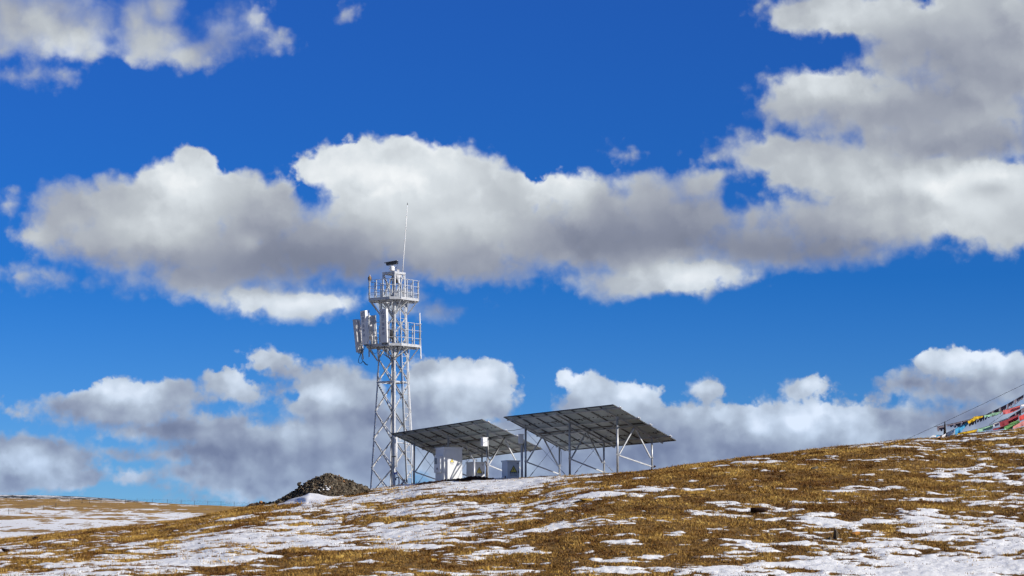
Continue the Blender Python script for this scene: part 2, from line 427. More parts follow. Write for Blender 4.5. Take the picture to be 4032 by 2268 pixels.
turf = q.mix(farf, turf, q.mix(q.range(n2, .4, .6), (.40, .245, .075), (.28, .17, .055)))
turf = q.mix(q.range(sp.outputs[1], 640, 900), turf, (.030, .026, .017))
sn = q.ramp(q.noise(pos, 3, 5, .6), [(.3, (.76, .78, .79)), (.7, (.86, .87, .87))])
q.put(b.inputs['Base Color'], q.mix(snow_f, turf, sn))
b.inputs['Roughness'].default_value = .85
b.inputs['Specular IOR Level'].default_value = .15
bn = q.n.new('ShaderNodeBump'); bn.inputs['Strength'].default_value = .8; bn.inputs['Distance'].default_value = .12
hgt = q.m('ADD', q.m('MULTIPLY', q.noise(pos, 3.2, 6, .6), q.range(snow_f, 0, 1, 1.0, .55)), q.m('MULTIPLY', snow_f, .35))
q.put(bn.inputs['Height'], hgt); q.put(b.inputs['Normal'], bn.outputs[0])

ys = np.concatenate([np.linspace(-80, 0, 9)[:-1], np.linspace(0, 70, 36)[:-1], np.arange(70, 131, .13), np.arange(131, 150, .4), 150 * 1.012 ** np.arange(0, 130), np.linspace(720, 2600, 90)])
us = np.concatenate([-np.linspace(3.5, .3, 24)[:-1], np.linspace(-.3, -.242, 20)[:-1], np.arange(-.242, .242, .00045), np.linspace(.242, .3, 20)[1:], np.linspace(.3, 3.5, 24)[1:]])
YY, UU = np.meshgrid(ys, us, indexing='ij')
XX = UU * np.maximum(YY, 20.)
cover = snow_amount(XX, YY)
ZZ = ground_z(XX, YY)
near = sm(55, 72, YY)
ZZ = ZZ + near * (1 - sm(140, 200, YY)) * .045 * sm(-.05, .25, cover)
co = np.stack([XX, YY, ZZ], -1).reshape(-1, 3)
R_, C_ = YY.shape
idx = np.arange(R_ * C_).reshape(R_, C_)
fc = np.stack([idx[:-1, :-1], idx[:-1, 1:], idx[1:, 1:], idx[1:, :-1]], -1).reshape(-1)
go_ = np_mesh('ground', co, fc, 4, gm)
a_ = go_.data.attributes.new('cover', 'FLOAT', 'POINT'); a_.data.foreach_set('value', cover.astype(np.float32).ravel())
props(link(go_), kind='structure')

# ------------------------------------------------------------------ dry grass (blades, uncountable)
grm, q, b = new_mat('dry_grass')
at = q.n.new('ShaderNodeAttribute'); at.attribute_name = 'tint'
pos = q.n.new('ShaderNodeNewGeometry').outputs['Position']
ga = q.ramp(at.outputs['Fac'], [(0, (.090, .048, .020)), (.3, (.225, .135, .043)), (.65, (.41, .275, .086)), (1, (.60, .45, .17))])
gb = q.ramp(q.noise(q.v('MULTIPLY', pos, (1, .8, 1)), .55, 5, .65), [(.38, (.42, .29, .24)), (.46, (.80, .68, .56)), (.54, (1.08, 1.02, .9)), (.63, (1.5, 1.45, 1.15))])
q.put(b.inputs['Base Color'], q.mix(1.0, ga, gb, 'MULTIPLY'))
b.inputs['Roughness'].default_value = .8; b.inputs['Specular IOR Level'].default_value = .1
def grass(n_tuft, blades):
    yy = 71 + (132 - 71) * rng.random(n_tuft) ** .9
    uu = (rng.random(n_tuft) * 2 - 1) * .242
    xx = uu * yy
    dc = np.interp(uu, tt, ds)
    cv = snow_amount(xx, yy) + .12 * rng.standard_normal(n_tuft)
    big = fbm(xx / 1.2, yy / 1.6, 55, 3)
    keep = (yy < dc + 4) & ((cv < .06) | (rng.random(n_tuft) < .17 * np.clip(1.2 - 2.2 * cv, .12, 1)))
    xx, yy, cv, big = xx[keep], yy[keep], cv[keep], big[keep]
    zz = ground_z(xx, yy)
    n = len(xx)
    N = n * blades
    rep = lambda a: np.repeat(a, blades)
    r = .11 * np.sqrt(rng.random(N)); th = rng.random(N) * 6.283
    bx, by, bz = rep(xx) + r * np.cos(th) * 1.4, rep(yy) + r * np.sin(th) * 1.4, rep(zz)
    h = (.028 + .062 * rng.random(N) ** 2) * (1 + .5 * rep(big)) * rep(.7 + .6 * rng.random(n))
    h = np.where(rng.random(N) < .02, h * 1.9, h)
    wd = .010 + .014 * rng.random(N)
    fa = rng.random(N) * 6.283
    lean = h * (.3 + .6 * rng.random(N))
    la = th + .8 * rng.standard_normal(N)
    dx, dy = np.cos(fa) * wd, np.sin(fa) * wd
    v = np.empty((N, 3, 3))
    v[:, 0] = np.stack([bx - dx, by - dy, bz - .015], -1)
    v[:, 1] = np.stack([bx + dx, by + dy, bz - .015], -1)
    v[:, 2] = np.stack([bx + lean * np.cos(la), by + lean * np.sin(la), bz + h], -1)
    o = np_mesh('dry_grass', v.reshape(-1, 3), np.arange(N * 3), 3, grm, smooth=False)
    tint = np.repeat(np.clip(rep(.42 + .30 * big + .16 * rng.standard_normal(n)) + .14 * rng.standard_normal(N), 0, 1), 3)
    a = o.data.attributes.new('tint', 'FLOAT', 'POINT'); a.data.foreach_set('value', tint.astype(np.float32))
    return o
props(link(grass(115000, 11)), 'dry golden brown grass growing between the snow patches on the slope', 'grass', kind='stuff')

# ------------------------------------------------------------------ mesh builder
class MB:
    def __init__(s): s.v = []; s.f = []
    def add(s, vs, fs):
        k = len(s.v); s.v += [Vector(a) for a in vs]; s.f += [tuple(i + k for i in f) for f in fs]; return s
    def box(s, c, size, M=None):
        hx, hy, hz = (a / 2 for a in size); M = M or Matrix.Identity(3); c = Vector(c)
        vs = [c + M @ Vector((x, y, z)) for x in (-hx, hx) for y in (-hy, hy) for z in (-hz, hz)]
        return s.add(vs, [(0, 1, 3, 2), (4, 6, 7, 5), (0, 4, 5, 1), (2, 3, 7, 6), (0, 2, 6, 4), (1, 5, 7, 3)])
    def bar(s, a, b, w, h=None, up=None):
        a, b = Vector(a), Vector(b); h = h or w
        z = (b - a); L = z.length; z.normalize()
        up = Vector(up) if up is not None else Vector((.37, -.9, .2))
        x = up.cross(z)
        if x.length < 1e-4: x = Vector((1, 0, 0)).cross(z)
        x.normalize(); y = z.cross(x)
        M = Matrix((x, y, z)).transposed()
        return s.box((a + b) / 2, (w, h, L), M)
    def angle(s, a, b, w, t, up):
        """an L section: two thin flanges meeting at right angles"""
        a, b = Vector(a), Vector(b); z = (b - a).normalized(); up = Vector(up)
        x = up.cross(z).normalized(); y = z.cross(x)
        M = Matrix((x, y, z)).transposed(); L = (b - a).length; c = (a + b) / 2
        s.box(c + x * (w / 2), (w, t, L), M)
        s.box(c + y * (w / 2 + t / 2 + .001), (t, w, L), M)
        return s
    def tube(s, pts, r, n=8, caps=True):
        pts = [Vector(p) for p in pts]; rings = []
        rr = r if isinstance(r, (list, tuple)) else [r] * len(pts)
        pv = None; k0 = len(s.v)
        for i, p in enumerate(pts):
            d = (pts[min(i + 1, len(pts) - 1)] - pts[max(i - 1, 0)])
            d = d.normalized() if d.length > 1e-9 else Vector((0, 0, 1))
            if pv is None:
                pv = d.cross(Vector((.1, .9, .3)));
                if pv.length < 1e-3: pv = d.cross(Vector((1, 0, 0)))
            pv = (pv - d * pv.dot(d)).normalized(); w = d.cross(pv)
            for j in range(n):
                a = 2 * math.pi * j / n
                s.v.append(p + (pv * math.cos(a) + w * math.sin(a)) * rr[i])
        for i in range(len(pts) - 1):
            for j in range(n):
                j2 = (j + 1) % n
                s.f.append((k0 + i * n + j, k0 + i * n + j2, k0 + (i + 1) * n + j2, k0 + (i + 1) * n + j))
        if caps:
            s.f.append(tuple(k0 + j for j in reversed(range(n)))); s.f.append(tuple(k0 + (len(pts) - 1) * n + j for j in range(n)))
        return s
    def build(s, name, mat, parent=None, smooth=False, bevel=0, label=None, origin=None):
        off = Vector((0, 0, 0))
        par = parent
        while par is not None: off += par.location; par = par.parent
        if parent is None:
            if origin is None:
                lo = Vector([min(v[i] for v in s.v) for i in range(3)]); hi = Vector([max(v[i] for v in s.v) for i in range(3)])
                origin = Vector(((lo.x + hi.x) / 2, (lo.y + hi.y) / 2, lo.z))
            off = Vector(origin)
        me = bpy.data.meshes.new(name)
        me.from_pydata([tuple(v - off) for v in s.v], [], s.f)
        me.update()
        me.materials.append(mat)
        if smooth:
            me.polygons.foreach_set('use_smooth', [True] * len(me.polygons))
        o = bpy.data.objects.new(name, me)
        link(o, parent)
        if parent is None: o.location = off
        if bevel:
            bv = o.modifiers.new('bevel', 'BEVEL'); bv.width = bevel; bv.segments = 2; bv.limit_method = 'ANGLE'
        if label: o['label'] = label
        return o
def thing(name, label, cat, loc, group=None):
    o = bpy.data.objects.new(name, None); o.empty_display_size = .2
    link(o); o.location = loc
    return props(o, label, cat, group)
def yawM(a):      # columns: along the face, outward normal, up ; a = turn of the face to the left of the camera
    n = Vector((-math.sin(a), -math.cos(a), 0)); r = Vector((math.cos(a), -math.sin(a), 0))
    return Matrix((r, n, Vector((0, 0, 1)))).transposed()
def text(body, parent, mat, loc, M, size, label=None, spacing=1.0, align='CENTER'):
    cu = bpy.data.curves.new('lettering', 'FONT'); cu.body = body; cu.size = size; cu.align_x = align; cu.align_y = 'CENTER'
    cu.extrude = .0015; cu.space_line = spacing
    cu.materials.append(mat)
    o = bpy.data.objects.new('lettering', cu); link(o, parent)
    off = Vector((0, 0, 0)); par = parent
    while par is not None: off += par.location; par = par.parent
    r, n, u = M.col[0], M.col[1], M.col[2]
    m3 = Matrix((r, u, n)).transposed()
    o.matrix_local = Matrix.Translation(Vector(loc) - off) @ m3.to_4x4()
    return o

STEEL = plain('galvanised_steel', (.48, .50, .525), .42, .25, .16, 9)
STEEL_D = plain('dull_zinc_steel', (.42, .44, .46), .38, .35, .2, 7)
WHITE = plain('white_enamel', (.74, .75, .76), .4, 0, .04, 3)
CABM = plain('cabinet_paint', (.60, .62, .64), .45, 0, .05, 3)
GREYP = plain('grey_plastic', (.60, .60, .61), .5, 0, .05, 3)
BLACK = plain('black_rubber', (.015, .015, .017), .5)
DARK = plain('dark_housing', (.03, .032, .036), .4)
INK = plain('dark_blue_print', (.012, .03, .13), .6)
INKB = plain('black_print', (.012, .012, .012), .6)
YEL = plain('yellow_sticker', (.75, .62, .10), .5, 0, .03)
FRAMEM = plain('black_panel_frame', (.02, .021, .023), .35)
BLUEP = plain('blue_tape', (.01, .10, .65), .5)

# ------------------------------------------------------------------ lattice tower
TZ = 128.0
SC = TZ / F * math.cos(PIT)                                   # metres per photo pixel there
tc0 = P(1546, 1918, TZ)
TX = tc0.x
def zt(py): return P(1546, py, TZ).z
phi = math.radians(6.7)
DIRS = [Vector((-math.cos(phi), -math.sin(phi), 0)), Vector((math.sin(phi), -math.cos(phi), 0)), Vector((math.cos(phi), math.sin(phi), 0)), Vector((-math.sin(phi), math.cos(phi), 0))]
CEN = Vector((TX, TZ, 0))
def rad(z): return float(np.interp(-z, [-zt(1075), -zt(1506), -zt(1918), -zt(1990)], [.640, .925, 1.272, 1.33]))
def corner(k, z, extra=0.): return CEN + DIRS[k % 4] * (rad(z) + extra) + Vector((0, 0, z))
z_top = zt(1075); z_base = min(gz(corner(k, zt(1918)).x, corner(k, zt(1918)).y) for k in range(4)) - .25
tower = thing('lattice_tower', 'tall white galvanised steel lattice tower with two railed platforms on the ridge', 'tower', (TX, TZ, gz(TX, TZ)))
for k in range(4):
    inw = -DIRS[k]
    for (za, zb) in ((z_base, zt(1506)), (zt(1506), z_top)):
        pass
    m = MB()
    d = (DIRS[(k + 1) % 4] - DIRS[k]).normalized(); d2 = (DIRS[(k + 3) % 4] - DIRS[k]).normalized()
    for za, zb, w in ((z_base, zt(1506), .11), (zt(1506), z_top, .095)):
        a, bq = corner(k, za), corner(k, zb)
        zc = (bq - a).normalized()
        for dv in (d, d2):
            o_ = d if dv is d2 else d2
            M = Matrix((dv, zc.cross(dv).normalized(), zc)).transposed()
            m.box((a + bq) / 2 + dv * (w / 2), (w, .012, (bq - a).length), M)
    m.build('leg', STEEL, tower)
    m = MB()
    for dv in (d, d2):
        m.box(corner(k, zt(1490)) + dv * .07 + dv.cross(Vector((0, 0, 1))) * 0 - inw * .012, (.13, .03, .62), Matrix((dv, dv.cross(Vector((0, 0, 1))), Vector((0, 0, 1)))).transposed())
        for i in range(7):
            m.box(corner(k, zt(1503) + i * .085, .02) + dv * .10 - inw * .03, (.04, .06, .025), Matrix((dv, dv.cross(Vector((0, 0, 1))), Vector((0, 0, 1)))).transposed())
    m.build('splice_plate', STEEL, tower)
LV_ = [1952, 1842, 1728, 1619, 1506, 1412, 1321, 1248, 1180, 1075]
for k in range(4):
    out = (DIRS[k] + DIRS[(k + 1) % 4]).normalized()
    for i in range(len(LV_) - 1):
        za, zb = zt(LV_[i]), zt(LV_[i + 1])
        w = .058 if i < 4 else .05
        for s_, (pa, pb) in enumerate(((corner(k, za), corner(k + 1, zb)), (corner(k + 1, za), corner(k, zb)))):
            off = out * (-.02 - .022 * s_)
            MB().angle(pa + off, pb + off, w, .008, out).build('cross_brace', STEEL, tower)
for py in (1506, 1366, 1184, 1078):
    z = zt(py)
    for k in range(4):
        out = (DIRS[k] + DIRS[(k + 1) % 4]).normalized()
        m = MB(); m.bar(corner(k, z) + out * .01, corner(k + 1, z) + out * .01, .09 if py != 1078 else .11, .02, out)
        m.build('ring_beam', STEEL, tower)
MB().bar(corner(0, zt(1506)), corner(2, zt(1506)), .07).bar(corner(1, zt(1506)+.08), corner(3, zt(1506)+.08), .07).build('diaphragm', STEEL, tower)
# top deck of the cage
m = MB()
m.add([corner(k, z_top + .03, .03) for k in range(4)] + [corner(k, z_top - .05, .03) for k in range(4)],
      [(0, 1, 2, 3), (7, 6, 5, 4)] + [(k, k + 4, (k + 1) % 4 + 4, (k + 1) % 4) for k in range(4)])
m.build('top_deck', STEEL, tower)

def platform(pf, pr, D, hc, gapface=None):
    """chamfered square deck with railing; pf/pr = photo rows of deck and top rail"""
    zf, zr = zt(pf), zt(pr)
    plat = bpy.data.objects.new('platform', None); link(plat, tower)
    ring = []
    for k in range(4):
        u = DIRS[k]; v = Vector((-u.y, u.x, 0))
        ring += [(CEN + u * D - v * hc), (CEN + u * D + v * hc)]
    n = 8
    m = MB()
    ro = [p + Vector((0, 0, zf)) for p in ring]
    # grating: many thin slats across, inside a rim
    U0 = (DIRS[0] + DIRS[1]).normalized(); V0 = (DIRS[1] + DIRS[2]).normalized()
    inner = rad(zf) * .70
    halfw = D * .707 + hc * .707
    for j in range(33):
        s_ = -halfw + (j + .5) * 2 * halfw / 33
        # extent of the deck along V0 at this offset: clip the chamfered square
        lim = min(halfw, D * 1.4142 - abs(s_)) - .02
        segs = [(-lim, lim)]
        if abs(s_) < inner: segs = [(-lim, -inner), (inner, lim)]
        for a_0, a_1 in segs:
            if a_1 - a_0 > .05:
                m.bar(CEN + U0 * s_ + V0 * a_0 + Vector((0, 0, zf - .015)), CEN + U0 * s_ + V0 * a_1 + Vector((0, 0, zf - .015)), .052, .03, (0, 0, 1))
    m.build('grating', STEEL, plat)
    m = MB()
    for i in range(8):
        a, c = ro[i], ro[(i + 1) % 8]
        m.bar(a + Vector((0, 0, .03)), c + Vector((0, 0, .03)), .012, .14, (0, 0, 1)) if False else m.box((a + c) / 2 + Vector((0, 0, .02)), ((c - a).length + .01, .015, .15), Matrix(((c - a).normalized(), Vector((0, 0, 1)).cross((c - a).normalized()), Vector((0, 0, 1)))).transposed())
    for k in range(4):      # joists under the deck
        a = corner(k, zf - .06); m.bar(a, CEN + DIRS[k] * (D - .03) + Vector((0, 0, zf - .06)), .06)
    for s_ in (-inner, inner):
        for (Ua, Va) in ((U0, V0), (V0, U0)):
            lim = min(halfw, D * 1.4142 - abs(s_)) - .03
            m.bar(CEN + Ua * s_ + Va * lim + Vector((0, 0, zf - .08)), CEN + Ua * s_ - Va * lim + Vector((0, 0, zf - .08)), .05, .07, (0, 0, 1))
    m.build('deck_frame', STEEL, plat)
    lens_ = []
    for i in range(8):
        a, c = ring[i], ring[(i + 1) % 8]
        nb = 3 if i % 2 else 1
        for j in range(nb):
            p = a.lerp(c, j / nb)
            MB().bar(p + Vector((0, 0, zf)), p + Vector((0, 0, zr)), .045, .045, (c - a)).build('rail_post', STEEL, plat)
    for lv in (1.0, .68, .34):
        m = MB()
        for i in range(8):
            a, c = ring[i], ring[(i + 1) % 8]
            z = zf + (zr - zf) * lv
            e = (c - a).normalized() * .04
            o2 = Vector((0, 0, 1)).cross(e).normalized() * .03
            m.bar(a - e + Vector((0, 0, z)) - o2, c + e + Vector((0, 0, z)) - o2, .042, .02, Vector((0, 0, 1)))
        m.build('guard_rail', STEEL, plat)
    for k in range(4):
        for sg in (-1, 1):
            u = DIRS[k]; v = Vector((-u.y, u.x, 0))
            top = CEN + u * (D - .10) + v * sg * hc * .9 + Vector((0, 0, zf - .05))
            bot = corner(k, zf - .80)
            MB().angle(bot + v * sg * .03, top, .055, .008, v).build('strut', STEEL, plat)
    # mid struts from the faces
    for k in range(4):
        out = (DIRS[k] + DIRS[(k + 1) % 4]).normalized()
        top = CEN + out * (halfw - .08) + Vector((0, 0, zf - .05))
        for kk in (k, k + 1):
            MB().bar(corner(kk, zf - .72) , top, .045, .02, out).build('strut', STEEL, plat)
    return plat
platform(1184, 1108, 1.395, .32)
platform(1366, 1277, 1.51, .345)

# ladder on the right front face
def ladpt(z, s_, off=.12):
    a, c = corner(1, z), corner(2, z)
    out = (DIRS[1] + DIRS[2]).normalized()
    mid = a.lerp(c, .5)
    al = (c - a).normalized()
    return mid + al * s_ + out * off
lad = bpy.data.objects.new('ladder', None); link(lad, tower)
def ladx(z): return float(np.interp(z, [zt(1918), zt(1506), zt(1180)], [.31, .12, -.05]))
for s_ in (-.2, .2):
    MB().bar(ladpt(z_base + .2, s_ + ladx(z_base)), ladpt(zt(1130), s_ + ladx(zt(1130))), .045, .03, (1, 1, 0)).build('ladder_rail', STEEL, lad)
z = z_base + .4
while z < zt(1135):
    MB().tube([ladpt(z, -.2 + ladx(z)), ladpt(z, .2 + ladx(z))], .014, 6).build('rung', STEEL, lad)
    z += .36
m = MB()
m.tube([ladpt(zt(1900), -.26 + ladx(zt(1900)), .10), ladpt(zt(1500), -.27 + ladx(zt(1500)), .10), ladpt(zt(1375), -.27 + ladx(zt(1375)), .1)], .022, 6)
m.build('feeder_cable', BLACK, tower)
MB().tube([corner(1, zt(1843)) + Vector((.13, -.06, 0)), corner(1, zt(1722)) + Vector((.13, -.06, 0))], .05, 10).build('conduit', WHITE, tower, smooth=True)
MB().box(corner(1, zt(1732)) + Vector((.32, -.02, 0)), (.11, .08, .16)).build('junction_box', WHITE, tower)
MB().bar(corner(1, zt(1745)) + Vector((.1, 0, 0)), corner(2, zt(1748)) - Vector((.1, 0, 0)), .05).build('cable_tray', STEEL, tower)
MB().tube([corner(1, zt(1802)) + Vector((-.14, -.05, 0)), corner(1, zt(1800)) + Vector((.1, -.05, 0))], .035, 8).build('bracket', DARK, tower)
MB().tube([corner(1, zt(1868)) + Vector((.0, -.07, 0)), corner(1, zt(1864)) + Vector((.14, -.09, .0)), corner(1, zt(1870)) + Vector((.18, -.09, 0))], [.03, .045, .03], 8).build('tape', BLUEP, tower)

# gooseneck post at the tower foot
gp = P(1571, 1914, 126.2); gp.z = gz(gp.x, gp.y)
goose = thing('vent_post', 'short grey gooseneck pipe with a black hose hook at the tower foot', 'pipe', gp)
MB().tube([gp, gp + Vector((0, 0, .52))], .035, 10).build('pipe', STEEL_D, goose, smooth=True)
hk = [gp + Vector((0, 0, .5))] + [gp + Vector((-.09 + .09 * math.cos(a), 0, .55 + .12 * math.sin(a))) for a in np.linspace(0, math.pi * 1.15, 9)]
MB().tube(hk, .028, 8).build('hook', BLACK, goose, smooth=True)
MB().tube([gp + Vector((-.02, -.02, .3)), gp + Vector((-.06, -.05, .1)), gp + Vector((-.12, -.05, 0.0)), gp + Vector((-.2, -.1, .02))], .01, 6).build('wire', BLACK, goose)

# ------------------------------------------------------------------ sector antennas
def antenna(label, top, bot, Y, a, w, d, letters=True, pole=None, group='panel antennas on the lower platform', cables=2, polef=1):
    pt, pb = P(*top, Y), P(*bot, Y)
    up = (pt - pb); H = up.length; up.normalize()
    n = Vector((-math.sin(a), -math.cos(a), 0)); n = (n - up * n.dot(up)).normalized()
    r = up.cross(n) * -1
    r = n.cross(up) * -1 if False else Vector((math.cos(a), -math.sin(a), 0)); r = (r - up * r.dot(up)); r = (r - n * r.dot(n)).normalized()
    M = Matrix((r, n, up)).transposed()
    c = (pt + pb) / 2
    t = thing('panel_antenna', label, 'antenna', pb, group)
    MB().box(c, (w, d, H), M).build('radome', WHITE if letters else GREYP, t, bevel=.03)
    m = MB()
    for s_ in (-.47, .47): m.box(c + up * H * s_ * 1.063, (w * .96, d * .96, .012), M)
    m.build('end_cap', GREYP, t)
    m = MB()
    for s_ in (-.3, -.1, .1, .3): m.tube([pb + r * w * s_ - up * .10, pb + r * w * s_ + up * .0], .018, 6)
    m.build('connector', DARK, t)
    back = -n * (d / 2)
    if pole:
        (x0, y0), (x1, y1), rr = pole
        yy = (c + back * 2.0).y
        MB().tube([P(x0, y0, yy), P(x1, y1, yy)], rr, 10).build('mounting_pole', STEEL, t, smooth=True)
        for f_ in (.22, .78):
            q_ = pb.lerp(pt, f_); f2 = P(x0, y0, yy).lerp(P(x1, y1, yy), 0)
            pa, pc = P(x0, y0, yy), P(x1, y1, yy); s2 = (q_.z - pc.z) / (pa.z - pc.z); pp = pc.lerp(pa, s2)
            MB().bar(q_ + back, pp, .05, .08, up).box(pp, (.12, .12, .05)).build('bracket', STEEL_D, t)
    if letters:
        fc_ = c + n * (d / 2 + .003)
        text('5G', t, INK, fc_ + up * (H / 2 - .20) - r * .02, M, .25)
        lc = fc_ + up * (H / 2 - .42)
        m = MB()
        for ra, rb in ((.085, .068),):
            k0 = len(m.v)
            for j in range(20):
                an = j * math.pi / 10
                for q_ in (ra, rb): m.v.append(lc + r * math.cos(an) * q_ + up * math.sin(an) * q_)
            for j in range(20):
                j2 = (j + 1) % 20; m.f.append((k0 + 2 * j, k0 + 2 * j2, k0 + 2 * j2 + 1, k0 + 2 * j + 1))
        for s_ in (-.04, 0, .04):
            m.box(lc + up * s_ + r * s_ * .5, (.10, .004, .018), M)
        m.build('emblem', INK, t)
        for i, ch in enumerate('中国移动'):
            text(ch, t, INK, fc_ + up * (H / 2 - .62 - .255 * i), M, .19)
    return t, pb, pt, r, n, up
A2 = antenna('white panel antenna with 5G and blue lettering, in front of the tower leg', (1510.5, 1217), (1514.5, 1350), 126.6, math.radians(33), .50, .18, pole=((1523, 1211), (1524.5, 1394), .035))
A1 = antenna('white panel antenna with faint 5G lettering, beside the leftmost antenna', (1432, 1224), (1440.5, 1355.5), 127.2, math.radians(52), .50, .18, pole=((1452, 1221), (1453.5, 1406), .035))
A3 = antenna('leaning grey panel antenna at the far left, seen from its rear side', (1403.5, 1259), (1417, 1387), 128.4, math.radians(116), .58, .20, letters=False, pole=((1409, 1262), (1430, 1415), .04))
A4 = antenna('white panel antenna behind the rail between the two lettered antennas', (1461, 1243), (1474, 1357), 129.0, math.radians(140), .42, .16, letters=False, pole=((1477, 1240), (1485, 1362), .035))
# radio boxes behind
def radio(name, label, px, py, Y, size, a, mat, cat='radio unit', fins=True):
    c = P(px, py, Y); M = yawM(a)
    t = thing(name, label, cat, c - Vector((0, 0, size[2] / 2)))
    MB().box(c, size, M).build('housing', mat, t, bevel=.012)
    if fins:
        m = MB()
        for i in range(7):
            m.box(c + M @ Vector((-size[0] * .4 + i * size[0] * .133, size[1] / 2 + .015, 0)), (.01, .03, size[2] * .85), M)
        m.build('cooling_fins', mat, t)
    MB().box(c - M @ Vector((0, size[1] / 2 + .03, 0)), (size[0] * .5, .05, size[2] * .3), M).build('bracket', STEEL_D, t)
    return t
radio('radio_unit', 'white radio box with cooling fins between the two lettered antennas', 1465, 1298, 127.9, (.24, .16, .40), math.radians(20), WHITE)
radio('radio_unit', 'small white radio box below the first beside the black cable knot', 1462, 1331, 127.8, (.22, .14, .26), math.radians(20), GREYP)
radio('radio_unit', 'dark grey radio box just right of the front antenna inside the lower railing', 1540, 1316, 127.0, (.16, .14, .5), math.radians(-25), DARK)
# loose cables
def cable(label, pts, r=.018, Y=127.0):
    P_ = [P(x, y, Y + .02 * i) for i, (x, y) in enumerate(pts)]
    # catmull-rom smoothing
    out = []
    for i in range(len(P_) - 1):
        p0, p1, p2, p3 = P_[max(i - 1, 0)], P_[i], P_[i + 1], P_[min(i + 2, len(P_) - 1)]
        for s_ in (0, .25, .5, .75):
            out.append(.5 * ((2 * p1) + (p2 - p0) * s_ + (2 * p0 - 5 * p1 + 4 * p2 - p3) * s_ ** 2 + (3 * p1 - p0 - 3 * p2 + p3) * s_ ** 3))
    out.append(P_[-1])
    o = MB().tube(out, r, 6).build('cable', BLACK, None, smooth=True)
    return props(o, label, 'cable', 'black cables on the lower platform')
cable('black cable looped below the leftmost antennas with its end curled up', [(1437, 1358), (1430, 1372), (1423, 1386), (1412, 1415), (1413, 1428), (1422, 1430), (1428, 1422), (1432, 1424), (1440, 1432), (1447, 1436), (1445, 1438), (1436, 1432), (1424, 1412), (1421, 1392), (1434, 1374), (1441, 1360)], .016, 127.4)
cable('black cable hanging in a wide bow under the front lettered antenna', [(1513, 1352), (1517, 1385), (1525, 1402), (1540, 1411), (1552, 1408), (1562, 1397), (1566, 1375), (1563, 1362), (1552, 1345), (1546, 1325), (1541, 1300)], .019, 126.8)
cable('thin black cable sagging under the middle of the left antennas', [(1458, 1345), (1460, 1368), (1468, 1385), (1476, 1393), (1484, 1386), (1492, 1368), (1500, 1358)], .012, 127.2)
cable('thin black cable drooping under the lower deck beside the front leg', [(1498, 1376), (1502, 1386), (1510, 1388), (1520, 1380), (1530, 1384), (1538, 1372), (1545, 1366)], .009, 127.0)
# whip antenna at right
w0, w1_ = P(1652.5, 1232, 128), P(1657, 1414, 128)
wt = thing('whip_antenna', 'thick white tube antenna outside the right edge of the lower platform', 'antenna', w1_)
MB().tube([w1_, w1_ + (w0 - w1_) * .02, w0], .036, 12).build('tube', WHITE, wt, smooth=True)
for y_ in (1281, 1362):
    MB().bar(P(1655, y_, 128), P(1640, y_ - 1, 128), .04).build('clamp', STEEL_D, wt)
# rear pole stub on the left of the platform
st = MB().tube([P(1478, 1241, 127.7), P(1484, 1360, 127.7)], .033, 10).build('mast_pipe', STEEL, None, smooth=True)
props(st, 'bare steel pipe standing at the left rail between antennas', 'pipe')

# ------------------------------------------------------------------ top of the tower
rod = MB().tube([P(1585, 1075, 128.0), P(1590, 1000, 128), P(1597.5, 900, 128), P(1604.3, 804, 128)], [.028, .024, .020, .016], 8)
rt = thing('lightning_rod', 'tall thin white lightning rod leaning slightly right on the tower top', 'lightning rod', P(1585, 1075, 128))
rod.build('mast', WHITE, rt, smooth=True)
MB().tube([P(1604.3, 806, 128), P(1604.2, 798, 128)], [.03, .006], 8).build('tip', DARK, rt)
# surveillance camera
cb = P(1543.5, 1070, 127.2)
cbz = z_top + .03
cb.z = cbz
sc_ = thing('surveillance_camera', 'black and white surveillance camera on a white pan tilt head at the tower top', 'camera', cb)
MB().tube([cb, cb + Vector((0, 0, .05)), cb + Vector((0, 0, .20)), cb + Vector((0, 0, .25)), cb + Vector((0, 0, .29))], [.13, .15, .155, .13, .07], 14).build('pan_tilt_head', WHITE, sc_, smooth=False)
MB().box(cb + Vector((0, 0, .31)), (.16, .12, .06)).build('saddle', WHITE, sc_)
ax = Vector((.93, -.30, .12)).normalized(); sx = Vector((0, 0, 1)).cross(ax).normalized(); upx = ax.cross(sx)
MC = Matrix((ax, sx, upx)).transposed()
hc_ = cb + Vector((0, 0, .43)) + ax * .0
MB().box(hc_, (.66, .22, .17), MC).build('housing', DARK, sc_, bevel=.01)
m = MB().box(hc_ + upx * .10 - ax * .03, (.76, .27, .02), MC)
m.box(hc_ + upx * .07 - ax * .36 , (.12, .26, .03), MC)
m.build('sunshield', STEEL_D, sc_)
MB().box(hc_ + ax * .335, (.02, .20, .15), MC).build('rear_cover', DARK, sc_)
MB().tube([hc_ + ax * .25 - upx * .09, hc_ + ax * .30 - upx * .18, hc_ + ax * .26 - upx * .27, cb + Vector((.14, 0, .12))], .008, 6).build('cable', BLACK, sc_)
